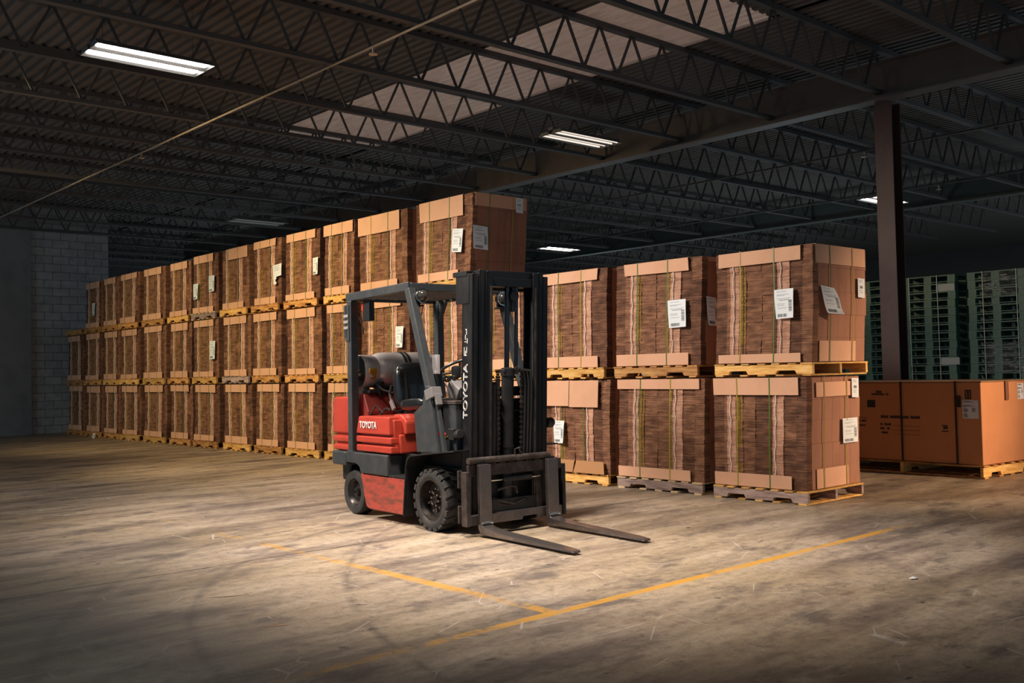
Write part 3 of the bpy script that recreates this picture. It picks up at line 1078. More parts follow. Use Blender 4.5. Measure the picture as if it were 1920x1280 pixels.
# big folded boards of the slumped lower stack
sl_, shs, hws, hds, Ws, Hs = NL[(0, 1)]
for (t0, t1, za, zb, sk) in ((-0.02, 0.42, Hs - 0.30, Hs - 0.005, 0.0), (0.43, 0.86, Hs - 0.31, Hs - 0.005, 0.005)):
    a, b_ = hws - t1 * Ws, hws - t0 * Ws
    MB().box(-hds - 0.034, -hds - 0.029, a, b_, za, zb).xf(shs).build('edge_board', M['board'], sl_)
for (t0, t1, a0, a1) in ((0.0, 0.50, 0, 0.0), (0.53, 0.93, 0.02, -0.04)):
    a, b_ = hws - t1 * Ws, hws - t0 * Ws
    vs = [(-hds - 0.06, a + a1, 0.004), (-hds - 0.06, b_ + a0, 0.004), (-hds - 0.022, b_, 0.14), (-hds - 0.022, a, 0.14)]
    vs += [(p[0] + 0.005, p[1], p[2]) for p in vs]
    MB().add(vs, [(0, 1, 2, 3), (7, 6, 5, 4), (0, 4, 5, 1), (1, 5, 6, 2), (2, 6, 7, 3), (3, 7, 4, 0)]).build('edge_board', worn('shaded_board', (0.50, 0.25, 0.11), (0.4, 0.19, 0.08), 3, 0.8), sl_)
for i, lo in ((3, g2), (3, g1)):
    pass

# ---------------------------------------------------------------- the large brown carton
M['carton'] = worn('carton_board', (0.60, 0.25, 0.10), (0.53, 0.215, 0.085), 4, 0.75, 0, 0.6)
M['black_print'] = mat('carton_print', (0.025, 0.022, 0.022), 0.6)
M['strap_black'] = mat('black_strap', (0.012, 0.012, 0.013), 0.4)
CA = 0.08
ct = empty('carton', (11.27, 4.77, 0.148), -CA)
tag(ct, 'very large brown carton with black straps on a pallet at the right', 'carton')
CL, CD, CH = 1.95, 1.25, 0.925       # length along +Y local, depth along +X, height
MB().box(0, CD, 0, CL, 0, CH).build('carton_body', M['carton'], ct, bevel=0.008)
tl = MB().box(-0.012, CD + 0.012, -0.012, CL + 0.012, CH + 0.001, CH + 0.012)
tl.build('carton_lid', worn('lid_board', (0.30, 0.18, 0.10), (0.26, 0.15, 0.08), 4, 0.8), ct)
for y in (0.29, 0.965, 1.58):
    MB().box(-0.018, -0.0145, y - 0.011, y + 0.011, 0.0, CH + 0.016).box(-0.018, CD + 0.02, y - 0.011, y + 0.011, CH + 0.0125, CH + 0.016).build('strap', M['strap_black'], ct)
MB().box(-0.026, -0.0185, 0.225, 0.30, 0.645, 0.775).build('strap_buckle', M['strap_black'], ct, bevel=0.004)
rp = random.Random(4)


def ink(name, *boxes):
    mb = MB()
    for q in boxes:
        mb.box(*q)
    return mb.build(name, M['black_print'], ct)


def words(y0, y1, z, h, n, mi=0):
    """row of small letter-like blocks running from y0 (left, larger) to y1"""
    y = y0
    pr = MB()
    for k in range(n):
        wd_ = (y0 - y1) / n
        if rp.random() < 0.86:
            pr.box(-0.0022, -0.0008, y - wd_ * 0.82, y, z - h / 2, z - h / 2 + h * rp.choice((1, 1, 0.85)), mi)
        y -= wd_
    pr.build('printed_word', M['black_print'], ct)


zo = -0.148
words(1.30, 1.20, 0.965 + zo, 0.026, 5)
words(1.36, 1.13, 0.935 + zo, 0.024, 12)
ink('printed_square', (-0.0022, -0.0008, 1.315, 1.425, 0.775 + zo, 0.865 + zo))
words(1.245, 0.735, 0.665 + zo, 0.034, 25)
words(1.255, 1.11, 0.575 + zo, 0.026, 8)
words(1.255, 1.13, 0.525 + zo, 0.026, 7)
words(1.255, 1.155, 0.475 + zo, 0.024, 6)
for z in (0.56, 0.51, 0.46):
    ink('printed_rule', (-0.002, -0.0008, 0.74, 1.08, z + zo - 0.003, z + zo))
ink('printed_frame', (-0.0022, -0.0008, 1.4505, 1.57, 0.645 + zo, 0.650 + zo), (-0.0022, -0.0008, 1.445, 1.451, 0.60 + zo, 0.65 + zo))
words(1.56, 1.455, 0.61 + zo, 0.026, 6)
words(1.56, 1.455, 0.555 + zo, 0.018, 6)
words(0.47, 0.38, 0.58 + zo, 0.012, 6)
ink('printed_symbol', (-0.0022, -0.0008, 0.40, 0.455, 0.54 + zo, 0.57 + zo))
words(0.47, 0.39, 0.515 + zo, 0.014, 5)
ink('printed_square', (-0.0022, -0.0008, 0.11, 0.185, 0.885 + zo, 0.99 + zo))
# two upright arrows left bare inside the dark square
MB().box(-0.003, -0.0023, 0.128, 0.134, 0.90 + zo, 0.975 + zo).box(-0.003, -0.0023, 0.160, 0.166, 0.90 + zo, 0.975 + zo).build('arrow_mark', M['carton'], ct)


def info_label(P, ux, n, w, h):
    mb = MB()
    P, ux, n = Vector(P), Vector(ux), Vector(n)
    uz = Vector((0, 0, 1))

    def q(a0, a1, b0, b1, off, mi):
        vs = [P + ux * (a * w / 2) + uz * (b * h / 2) + n * off for a, b in ((a0, b0), (a1, b0), (a1, b1), (a0, b1))]
        mb.add(vs, [(0, 1, 2, 3)], mi)
    q(-1, 1, -1, 1, 0.0015, 0)
    r_ = random.Random(2)
    for b, l in ((0.85, 0.5), (0.76, 0.75), (0.42, 0.45), (0.33, 0.8), (0.24, 0.2)):
        a = -0.88
        while a < -0.88 + l * 1.7:
            d = r_.uniform(0.05, 0.12)
            q(a, a + d * 0.8, b, b + 0.065, 0.0022, 1)
            a += d
    for (a0, a1, b0, b1) in ((-0.85, -0.25, -0.3, 0.05), (-0.85, -0.25, -0.85, -0.5), (0.2, 0.7, -0.25, 0.1)):
        b = b0
        while b < b1:
            q(a0, a0 + (a1 - a0) * r_.uniform(0.6, 1), b, b + 0.05, 0.0022, 1)
            b += 0.085
    return mb.build('shipping_label', [mat('carton_label_paper', (0.72, 0.74, 0.76), 0.6), M['black_print']], ct)


info_label((-0.001, 0.125, 0.77 + zo), (0, -1, 0), (-1, 0, 0), 0.185, 0.205)
info_label((0.905, -0.001, 0.95 + zo), (1, 0, 0), (0, -1, 0), 0.145, 0.185)
MB().box(0.525, 0.60, -0.016, -0.013, 0.86 + zo, CH + 0.013).box(0.525, 0.60, -0.016, 0.10, CH + 0.0125, CH + 0.0145).build('tape_strip', mat('brown_tape', (0.25, 0.10, 0.035), 0.35), ct)
# its pallet: stringers run the other way
pal = make_pallet(W['orange'], 77, L=1.30, D=1.98, wd2=W['yellow'])
for ch in list(pal.children):
    if ch.name.startswith('stringer'):
        pass
ca, sa = math.cos(-CA), math.sin(-CA)
mx, my = 0.62, 0.975
pal.location = (11.27 + mx * ca - my * sa, 4.77 + mx * sa + my * ca, 0)
pal.rotation_euler = (0, 0, -CA + math.pi / 2)
pal.scale = (1, 1, 0.145 / PH)
tag(pal, 'long orange wooden pallet on the floor under the very large brown carton', 'pallet')

# ---------------------------------------------------------------- green pallets stacked behind
M['green'] = worn('green_paint', (0.075, 0.175, 0.13), (0.045, 0.11, 0.085), 4, 0.5, 0, 0.7)


def green_pallet():
    mb = MB()
    Lx, Ly = 1.0, 1.0
    for yy in (-0.5, -0.06, 0.36):
        for xx in (-0.5, -0.07, 0.36):
            mb.box(xx, xx + 0.14, yy, yy + 0.14, 0.03, 0.118)
    for yy in (-0.5, -0.06, 0.36):
        mb.box(-0.5, 0.5, yy, yy + 0.14, 0.0, 0.018)
    mb.box(-0.5, 0.5, -0.5, 0.5, 0.118, 0.138)
    for xx in (-0.5, -0.07, 0.36):
        mb.box(xx, xx + 0.14, -0.5, 0.5, 0.018, 0.03)
    return mb.build('green_pallet', M['green'])


gp0 = green_pallet()
used = False
GN = ['stack left of the red column', 'stack right of the red column', 'shrink-wrapped stack at the right', 'tallest stack at the right edge']
gst = [(9.15, 20, 16.95), (8.02, 20, 16.95), (6.86, 20, 16.95), (5.72, 22, 17.3)]
GP = {}
for s, (yc, n, xc) in enumerate(gst):
    rg = random.Random(s)
    for k in range(n):
        o = gp0 if not used else gp0.copy()
        if used:
            C.objects.link(o)
        used = True
        o.location = (xc + 0.5 + rg.uniform(-.012, .012), yc + rg.uniform(-.012, .012), k * 0.1405)
        sc_ = 0.94
        o.scale = (1, sc_, 1)
        idx = n - 1 - k
        nm = ORD[idx] if idx < len(ORD) else 'lowest'
        tag(o, 'dark green pallet, %s from the top of the %s' % (nm, GN[s]), 'pallet', 'green pallets piled behind the carton')
        GP[(s, k)] = o
M['band'] = mat('white_band', (0.55, 0.60, 0.58), 0.4)
wrapm = mat('stretch_film', (0.85, 0.88, 0.9), 0.10)
wrapm.node_tree.nodes['Principled BSDF'].inputs['Alpha'].default_value = 0.28
nbw = NB(wrapm)
tcw = nbw.n('ShaderNodeTexCoord').outputs['Object']
nzw = nbw.noise(nbw.mapping(tcw, (1, 1.3, 11)), 3.5, 6, 0.7)
nbw.bump(nzw, 1.0, 0.08)
nbw.link(nbw.ramp(nzw, [(0.54, (0.05, 0.05, 0.05)), (0.64, (0.85, 0.85, 0.85))]), nbw.b.inputs['Alpha'])  # highlights on the film drawn as opaque white streaks in the alpha


def band(s, y, z0, z1, dy, lab):
    xc = gst[s][2]
    o = MB().beam((xc - 0.018, y, z0), (xc - 0.018, y + dy, z1), 0.011, 0.003, (0, 1, 0)).build('strapping_band', M['band'])
    tag(o, lab, 'strapping band')


band(1, 8.33, 0.02, 2.81, 0.02, 'white band down the stack right of the column, the left one')
band(1, 7.82, 0.02, 2.81, 0.03, 'white band down the stack right of the column, the right one')
band(2, 7.06, 0.02, 2.81, 0.02, 'white band down the left side of the shrink-wrapped green stack')
band(2, 6.52, 0.02, 2.81, 0.02, 'white band down the right side of the shrink-wrapped green stack')
for (z0, z1, lab) in ((2.36, 2.80, 'shiny clear stretch film around the top of the green stack'), (1.12, 1.62, 'shiny clear stretch film just above the brown carton')):
    mb = MB()
    xc, yc = gst[2][2], gst[2][0]
    N = 14
    y0_, y1_ = yc - 0.50, yc + 0.22
    vs = []
    rr = random.Random(3)
    K = 7
    for b in range(K + 1):
        for a in range(N + 1):
            vs.append((xc - 0.035 - rr.uniform(0, 0.012), y0_ + (y1_ - y0_) * a / N, z0 + (z1 - z0) * b / K))
    fs = [(b * (N + 1) + a, b * (N + 1) + a + 1, (b + 1) * (N + 1) + a + 1, (b + 1) * (N + 1) + a) for b in range(K) for a in range(N)]
    mb.add(vs, fs)
    # wrap round the near side
    mb.add([(xc - 0.035, y0_, z0), (xc + 1.04, y0_, z0), (xc + 1.04, y0_, z1), (xc - 0.035, y0_, z1)], [(0, 1, 2, 3)])
    o = mb.build('stretch_film', wrapm, smooth=True)
    sd = o.modifiers.new('thickness', 'SOLIDIFY')
    sd.thickness = 0.001
    tag(o, lab, 'plastic wrap')
for (s, k, y) in ((1, 18, -0.33), (1, 9, -0.36)):
    p = GP[(s, k)]
    o = MB().box(-0.508, -0.503, y - 0.17, y + 0.17, 0.0, 0.12).build('paper_label', mat('grey_label', (0.42, 0.46, 0.46), 0.6), p)

# ---------------------------------------------------------------- litter on the floor
def litter(name, pts, r, mt, label, cat, flat=0.35):
    mb = MB().tube(pts, r, 6)
    z0 = min(v[2] for v in mb.v)
    mb.xf(lambda x, y, z: (x, y, (z - z0) * flat + 0.0005))
    tag(mb.build(name, mt), label, cat)


litter('wood_splinter', [(2.60, 5.66, 0.0), (2.70, 5.60, 0.006), (2.82, 5.55, 0.0)], [0.003, 0.007, 0.002], mat('splinter', (0.6, 0.45, 0.3), 0.7), 'long thin wood splinter on the floor left of the yellow line', 'splinter')
litter('wood_splinter', [(2.52, 4.77, 0), (2.58, 4.74, 0.003), (2.62, 4.72, 0)], [0.003, 0.006, 0.002], mat('splinter_orange', (0.75, 0.42, 0.2), 0.7), 'short orange wood splinter on the floor near the bottom left', 'splinter')
litter('paper_scrap', [(5.79, 2.91, 0), (5.82, 2.90, 0.003), (5.84, 2.89, 0)], [0.008, 0.02, 0.006], mat('scrap_white', (0.9, 0.9, 0.88), 0.7), 'small white paper scrap on the dark floor at the lower right', 'paper scrap')
litter('paper_scrap', [(8.0, 23.2, 0), (8.02, 23.18, 0.05), (8.0, 23.14, 0.09)], [0.03, 0.04, 0.03], mat('scrap_white2', (0.8, 0.8, 0.8), 0.7), 'white paper scrap against the far pallets of the long row', 'paper scrap', 1.0)

# ---------------------------------------------------------------- forklift
M['red'] = worn('forklift_red', (0.46, 0.055, 0.032), (0.29, 0.035, 0.024), 7, 0.30, 0, 0.5)
M['red_worn'] = worn('scuffed_red', (0.42, 0.06, 0.04), (0.15, 0.05, 0.03), 5, 0.5, 0, 0.9, (1.5, 1, 5), 0.42, 0.62)
M['grey_paint'] = worn('forklift_grey', (0.036, 0.042, 0.046), (0.065, 0.064, 0.064), 9, 0.42, 0, 0.7)
M['black'] = worn('black_metal', (0.010, 0.0105, 0.011), (0.028, 0.025, 0.024), 10, 0.42, 0.0, 0.7)
M['mast'] = worn('mast_steel', (0.010, 0.0105, 0.0115), (0.06, 0.053, 0.05), 4, 0.38, 0.3, 0.6, (1, 1, 0.35), 0.5, 0.75)
M['fork'] = worn('fork_steel', (0.22, 0.19, 0.18), (0.11, 0.095, 0.09), 5, 0.27, 0.8, 0.8, (1, 1, 0.7), 0.4, 0.7, rough2=0.42)
M['rust'] = worn('brown_steel', (0.045, 0.034, 0.03), (0.13, 0.105, 0.095), 9, 0.5, 0.4, 0.8)
M['chrome'] = mat('bright_rod', (0.85, 0.86, 0.84), 0.12, 1.0)
M['weld'] = mat('bright_weld', (0.8, 0.85, 0.86), 0.25, 0.9)
M['rubber'] = worn('tyre_rubber', (0.022, 0.022, 0.023), (0.075, 0.066, 0.06), 8, 0.7, 0, 0.6, bump=0.2)
M['rim'] = worn('wheel_rim', (0.02, 0.02, 0.02), (0.08, 0.055, 0.045), 14, 0.35, 0.5, 0.7)
M['nut'] = worn('wheel_nuts', (0.36, 0.31, 0.28), (0.15, 0.11, 0.09), 30, 0.35, 0.8, 0.7)
M['vinyl'] = mat('seat_vinyl', (0.012, 0.014, 0.015), 0.25, 0, coat=0.4)
M['tank'] = worn('gas_tank_silver', (0.50, 0.46, 0.45), (0.28, 0.24, 0.23), 5, 0.34, 0.35, 0.6)
M['brass'] = mat('brass_valve', (0.62, 0.36, 0.06), 0.35, 0.8)
M['lens'] = mat('lamp_glass', (0.05, 0.045, 0.042), 0.1, 0.2, coat=0.8)
M['white_ink'] = mat('white_lettering', (0.78, 0.76, 0.74), 0.5)
M['redlens'] = mat('red_lens', (0.6, 0.03, 0.02), 0.25)
M['plastic'] = mat('black_plastic', (0.018, 0.019, 0.020), 0.35)
M['greyplastic'] = mat('grey_plastic', (0.17, 0.16, 0.16), 0.5)
M['clear'] = mat('clear_plastic', (0.75, 0.72, 0.72), 0.2)
M['clear'].node_tree.nodes['Principled BSDF'].inputs['Alpha'].default_value = 0.35

A_F = 0.075
FK = empty('forklift', (5.51, 6.55, 0), -math.pi / 2 - A_F)
tag(FK, 'red and black forklift parked with its forks lowered to the concrete floor', 'forklift')


def P(mb, name, mt, parent=None, **kw):
    return mb.build(name, mt, parent or FK, **kw)


# chassis and lower panels
ch = MB().box(-1.22, 0.22, -0.36, 0.36, 0.13, 0.52)
ch.box(-0.30, 0.30, -0.30, 0.30, 0.10, 0.66).box(-1.66, -1.15, -0.28, 0.28, 0.17, 0.5)
P(ch, 'chassis', M['black'], bevel=0.01)
for s in (-1, 1):
    a, b = (-0.515, -0.37) if s < 0 else (0.37, 0.515)
    P(MB().prism([(-1.215, 0.40), (-0.385, 0.40), (-0.43, 0.085), (-1.06, 0.085), (-1.11, 0.10), (-1.135, 0.145)], a, b), 'side_panel', M['red_worn'], bevel=0.012)['label'] = 'scuffed red lower side panel'
    a, b = (-0.53, -0.36) if s < 0 else (0.36, 0.53)
    P(MB().prism([(-1.46, 0.59), (-0.70, 0.59), (-0.70, 0.405), (-1.185, 0.405), (-1.215, 0.46), (-1.27, 0.485), (-1.46, 0.49)], a, b), 'side_sill', M['grey_paint'], bevel=0.012)
    a, b = (-0.52, -0.34) if s < 0 else (0.34, 0.52)
    st = MB().box(-0.70, -0.385, a, b, 0.402, 0.418).box(-0.70, -0.385, a + (0.15 if s < 0 else 0), b - (0 if s < 0 else 0.15), 0.418, 0.60)
    P(st, 'step', M['black'], bevel=0.004)
P(MB().box(-1.745, -1.465, -0.53, 0.53, 0.455, 0.588), 'rear_bumper', M['grey_paint'], bevel=0.02, seg=3)

# counterweight with grooves
cw = MB().box(-1.72, -1.42, -0.49, 0.49, 0.59, 1.03)
for z0, z1 in ((0.594, 0.652), (0.672, 0.732)):
    cw.box(-1.745, -1.40, -0.515, 0.515, z0, z1)
cw.prism([(-1.745, 0.755), (-1.40, 0.755), (-1.40, 1.03), (-1.44, 1.10), (-1.70, 1.10), (-1.745, 1.04)], -0.515, 0.515)
P(cw, 'counterweight', M['red'], bevel=0.02, seg=3)
P(MB().box(-1.70, -1.46, -0.27, 0.27, 0.17, 0.47).box(-1.71, -1.55, -0.44, 0.44, 0.30, 0.47), 'rear_weight', M['black'], bevel=0.02)

# engine hood
hd_ = MB().box(-1.27, -0.66, -0.475, 0.475, 0.60, 0.90)
for z0, z1 in ((0.602, 0.665), (0.685, 0.745)):
    hd_.prism([(-1.285, z0), (-0.655, z0), (-0.655, z1), (-1.285, z1)], -0.515, 0.515)
vs = [(-1.285, -0.515, 0.765), (-0.68, -0.515, 0.765), (-0.70, -0.505, 0.925), (-1.26, -0.50, 0.925), (-1.285, 0.515, 0.765), (-0.68, 0.515, 0.765), (-0.70, 0.505, 0.925), (-1.26, 0.50, 0.925)]
hd_.add(vs, [(0, 1, 2, 3), (7, 6, 5, 4), (0, 4, 5, 1), (1, 5, 6, 2), (2, 6, 7, 3), (3, 7, 4, 0)])
# front upper shoulder that slopes down towards the seat base
hd_.prism([(-0.80, 0.77), (-0.585, 0.77), (-0.585, 0.875), (-0.62, 0.915), (-0.68, 0.945), (-0.80, 0.945)], -0.40, 0.40)
hd_.box(-0.70, -0.615, -0.44, 0.44, 0.602, 0.77)
hood = P(hd_, 'engine_hood', M['red'], bevel=0.014, seg=3)
text_obj('brand_lettering', 'TOYOTA', 0.085, M['white_ink'], hood,
         Matrix.Translation((-1.055, -0.517, 0.845)) @ Matrix.Rotation(math.pi / 2, 4, 'X') @ Matrix.Diagonal((0.88, 1.0, 1.0, 1.0)), 0.002)

hb = MB().prism([(-1.41, 0.60), (-1.25, 0.60), (-1.22, 0.96), (-1.30, 1.125), (-1.42, 1.13)], -0.42, 0.42)
P(hb, 'radiator_cover', worn('dark_red', (0.24, 0.03, 0.022), (0.12, 0.02, 0.015), 6, 0.4, 0, 0.6), bevel=0.01)
hs = MB().tube([(-1.2, -0.3, 0.93), (-1.12, -0.28, 0.99), (-1.02, -0.3, 0.975), (-0.98, -0.2, 0.95)], 0.012, 8)
hs.tube([(-1.22, -0.40, 0.93), (-1.17, -0.36, 1.02), (-1.10, -0.33, 0.95)], 0.008, 6)
P(hs, 'engine_hose', M['black'], smooth=True)

# rear and front posts, overhead guard
for s in (-1, 1):
    rp_ = MB().beam((-1.385, 0.485 * s, 0.59), (-1.375, 0.485 * s, 2.0), 0.075, 0.085)
    if s > 0:
        rp_.prism([(-1.345, 2.0), (-1.22, 2.0), (-1.345, 1.80)], 0.46, 0.50)
    else:
        rp_.box(-1.44, -1.33, -0.53, -0.44, 0.57, 0.60)
    P(rp_, 'rear_post', M['grey_paint'], bevel=0.008)
    a = 0.49 * s
    fp = MB().beam((0.015, a, 1.04), (-0.335, a, 2.03), 0.07, 0.075)
    y0_, y1_ = (a - 0.045, a - 0.015) if s < 0 else (a + 0.015, a + 0.045)
    fp.prism([(-0.20, 0.645), (-0.235, 0.975), (-0.10, 1.045), (-0.055, 1.20), (0.005, 1.20), (0.125, 0.655)], y0_, y1_)
    fp.prism([(-0.03, 0.66), (0.05, 1.08), (0.075, 1.06), (0.175, 0.66)], a - 0.015, a + 0.02)
    post = P(fp, 'front_post', M['grey_paint'], bevel=0.006)
    bk = MB().obox((0.002, a, 1.135), (( -0.33, 0, 1), (0, 1, 0), (1, 0, 0.33)), (0.045, 0.05, 0.058))
    bk.obox((0.075, a, 1.09), ((-0.33, 0, 1), (0, 1, 0), (1, 0, 0.33)), (0.05, 0.03, 0.012))
    P(bk, 'post_clamp', M['greyplastic'], bevel=0.006)
gf = MB()
for s in (-1, 1):
    gf.beam((-1.45, 0.485 * s, 2.035), (-0.33, 0.485 * s, 2.055), 0.055, 0.075)
gf.beam((-0.345, -0.49, 2.05), (-0.345, 0.49, 2.05), 0.06, 0.07, (1, 0, 0))
gf.beam((-1.43, -0.49, 2.035), (-1.43, 0.49, 2.035), 0.06, 0.07, (1, 0, 0))
guard = P(gf, 'overhead_guard', M['grey_paint'], bevel=0.006)
gl = MB()
for k in range(8):
    x = -1.30 + k * 0.118
    gl.obox((x, 0, 2.045), ((0, 1, 0), (1, 0, 0.75), (-0.75, 0, 1)), (0.46, 0.036, 0.004))
for y in (-0.25, 0.0, 0.25):
    gl.beam((-1.40, y, 2.045), (-0.37, y, 2.05), 0.012, 0.045)
P(gl, 'guard_bars', worn('guard_bar_paint', (0.17, 0.17, 0.175), (0.09, 0.09, 0.09), 6, 0.4, 0, 0.7), guard)

# head lamps
for s in (-1, 1):
    yy = -0.43 if s < 0 else 0.43
    r_ = empty('headlight')
    r_.parent = FK
    P(MB().lathe([(-0.065, 0.012), (-0.055, 0.038), (-0.02, 0.056), (0.012, 0.060), (0.02, 0.058)], (-0.245, yy, 1.965), 'x', 24), 'lamp_shell', M['black'], r_, smooth=True)
    P(MB().lathe([(0.02, 0.055), (0.040, 0.048), (0.056, 0.032), (0.064, 0.014), (0.066, 0.002)], (-0.245, yy, 1.965), 'x', 24), 'lamp_glass', M['lens'], r_, smooth=True)
    P(MB().lathe([(0.010, 0.062), (0.024, 0.062), (0.024, 0.056)], (-0.245, yy, 1.965), 'x', 24, caps=False), 'lamp_ring', M['chrome'], r_, smooth=True)
    P(MB().beam((-0.30, yy, 1.965), (-0.30, yy, 1.875), 0.03, 0.02).beam((-0.33, yy, 1.885), (-0.25, yy, 1.885), 0.05, 0.012), 'lamp_bracket', M['black'], r_)
P(MB().tube([(-0.27, -0.40, 1.88), (-0.29, -0.41, 1.80), (-0.36, -0.42, 1.70)], 0.004, 6), 'lamp_cable', M['black'], smooth=True)

tlb = empty('tail_light')
tlb.parent = FK
P(MB().box(-1.45, -1.41, -0.535, -0.485, 1.66, 1.96).box(-1.44, -1.36, -0.53, -0.522, 1.62, 1.965), 'lamp_housing', M['grey_paint'], tlb, bevel=0.004)
for k in range(3):
    P(MB().box(-1.455, -1.37, -0.537, -0.53, 1.735 + k * 0.055, 1.762 + k * 0.055), 'lamp_stripe', M['tank'], tlb, bevel=0.003)
al = P(MB().box(-1.22, -1.10, -0.46, -0.40, 1.80, 1.985), 'reverse_alarm', M['plastic'], bevel=0.008)
P(MB().box(-1.245, -1.221, -0.455, -0.405, 1.90, 1.98), 'alarm_lens', M['redlens'], al)
P(MB().tube([(-1.33, -0.44, 1.88), (-1.29, -0.44, 1.80), (-1.27, -0.43, 1.74)], 0.004, 6).tube([(-1.23, -0.43, 1.86), (-1.29, -0.43, 1.79), (-1.28, -0.43, 1.72)], 0.004, 6).tube([(-1.28, -0.43, 1.75), (-1.27, -0.43, 1.68)], 0.009, 6), 'loose_wire', M['black'], smooth=True)

# gas tank lying across the back
TX, TZ_ = -1.44, 1.335
tk = MB().lathe([(-0.40, 0.12), (-0.40, 0.158), (-0.385, 0.160), (-0.26, 0.155), (-0.24, 0.150), (-0.215, 0.165), (-0.18, 0.178), (-0.13, 0.182), (0.36, 0.182), (0.41, 0.165), (0.44, 0.10)], (TX, 0, TZ_), 'y', 40)
tank = P(tk, 'gas_tank', M['tank'], smooth=True)
sb = MB()
for y in (0.04, 0.085):
    sb.lathe([(y - 0.014, 0.183), (y - 0.014, 0.188), (y + 0.014, 0.188), (y + 0.014, 0.183)], (TX, 0, TZ_), 'y', 40)
P(sb, 'tank_strap', M['black'], tank, smooth=True)
vv = MB().lathe([(-0.43, 0.02), (-0.40, 0.022)], (TX, 0, TZ_), 'y', 12).lathe([(-0.455, 0.035), (-0.43, 0.035)], (TX, 0, TZ_ - 0.06), 'y', 14)
vv.tube([(TX + 0.06, -0.35, TZ_ - 0.02), (TX + 0.10, -0.33, TZ_ - 0.12)], 0.014, 8)
P(vv, 'tank_valve', M['brass'], tank, smooth=True)
P(MB().lathe([(-0.41, 0.115), (-0.403, 0.155)], (TX, 0, TZ_), 'y', 36), 'tank_collar', M['black'], tank, smooth=True)
# opening in the collar, seen dark
P(MB().obox((TX + 0.135, -0.325, TZ_ - 0.02), ((0, 1, 0), (0.3, 0, 1), (1, 0, -0.3)), (0.045, 0.055, 0.022)), 'collar_opening', M['brass'], tank, bevel=0.01)
cr = MB()
for y in (-0.28, 0.25):
    cr.prism([(TX - 0.16, 1.10), (TX + 0.19, 1.10), (TX + 0.19, 1.24), (TX + 0.08, 1.165), (TX - 0.08, 1.165), (TX - 0.16, 1.22)], y, y + 0.06)
cr.box(TX - 0.17, TX + 0.18, -0.38, 0.40, 1.128, 1.158)
P(cr, 'tank_cradle', M['black'], bevel=0.006)
P(MB().tube([(TX + 0.16, -0.30, 1.22), (TX + 0.22, -0.26, 1.16), (TX + 0.30, -0.2, 1.13), (TX + 0.34, -0.1, 1.17)], 0.011, 8), 'gas_hose', M['black'], smooth=True)

# seat
seat = empty('seat')
seat.parent = FK
bkv = MB()


def pad(mb, c, sx, sy, sz, tilt=0.0, n=10, e=3.2):
    """superellipsoid cushion"""
    vs, fs = [], []
    N, K = 20, 12
    for i in range(K + 1):
        ph = -math.pi / 2 + math.pi * i / K
        for k in range(N):
            th = 2 * math.pi * k / N
            f = lambda a: math.copysign(abs(a) ** (2 / e), a)
            x, y, z = sx * f(math.cos(ph)) * f(math.cos(th)), sy * f(math.cos(ph)) * f(math.sin(th)), sz * f(math.sin(ph))
            x, z = x * math.cos(tilt) + z * math.sin(tilt), -x * math.sin(tilt) + z * math.cos(tilt)
            vs.append((c[0] + x, c[1] + y, c[2] + z))
    for i in range(K):
        for k in range(N):
            fs.append((i * N + k, i * N + (k + 1) % N, (i + 1) * N + (k + 1) % N, (i + 1) * N + k))
    return mb.add(vs, fs)


pad(bkv, (-1.04, 0, 1.20), 0.07, 0.24, 0.215, -0.16)
pad(bkv, (-0.985, -0.21, 1.17), 0.07, 0.055, 0.19, -0.16)
pad(bkv, (-0.985, 0.21, 1.17), 0.07, 0.055, 0.19, -0.16)
P(bkv, 'backrest', M['vinyl'], seat, smooth=True)
bkv = MB()
pad(bkv, (-0.75, 0, 1.015), 0.26, 0.24, 0.06, -0.08)
pad(bkv, (-0.72, -0.22, 1.03), 0.22, 0.06, 0.055, -0.06)
pad(bkv, (-0.72, 0.22, 1.03), 0.22, 0.06, 0.055, -0.06)
P(bkv, 'seat_cushion', M['vinyl'], seat, smooth=True)
P(MB().box(-1.06, -0.55, -0.2, 0.2, 0.93, 0.97), 'seat_rail', M['black'], seat, bevel=0.004)
P(MB().obox((-0.995, -0.29, 1.02), ((0.7, 0, -1), (0, 1, 0), (1, 0, 0.7)), (0.05, 0.012, 0.022)), 'belt_buckle', M['greyplastic'], seat, bevel=0.005)
P(MB().tube([(-1.04, -0.27, 1.20), (-1.06, -0.28, 1.12), (-1.01, -0.29, 1.05)], 0.012, 8), 'seat_belt', M['plastic'], seat, smooth=True)

# cowl, dash, steering
cwl = MB().box(0.05, 0.24, -0.43, 0.43, 0.66, 1.045)
P(cwl, 'cowl', M['grey_paint'], bevel=0.01)
P(MB().box(0.035, 0.25, -0.44, 0.44, 1.046, 1.075), 'cowl_rail', M['rust'], bevel=0.004)
P(MB().prism([(-0.28, 0.62), (0.05, 0.66), (0.05, 0.68), (-0.28, 0.64)], -0.44, 0.44), 'floor_plate', M['black'])
P(MB().prism([(0.02, 0.83), (0.10, 0.83), (0.135, 0.805), (0.135, 0.79), (0.02, 0.79)], -0.505, -0.455), 'red_cap', M['redlens'], bevel=0.006)
stw = empty('steering_wheel')
stw.parent = FK
SC = Vector((-0.27, 0.0, 1.345))
ax = Vector((-0.42, 0, 1)).normalized()
e1 = Vector((0, 1, 0))
e2 = ax.cross(e1)
P(MB().tube([SC + (e1 * math.cos(t) + e2 * math.sin(t)) * 0.20 for t in [2 * math.pi * k / 36 for k in range(36)]], 0.013, 10, closed=True), 'wheel_rim', M['plastic'], stw, smooth=True)
sp_ = MB()
for t in (0.3, 2.4, 4.4):
    sp_.tube([SC - ax * 0.03, SC + (e1 * math.cos(t) + e2 * math.sin(t)) * 0.20], 0.010, 8)
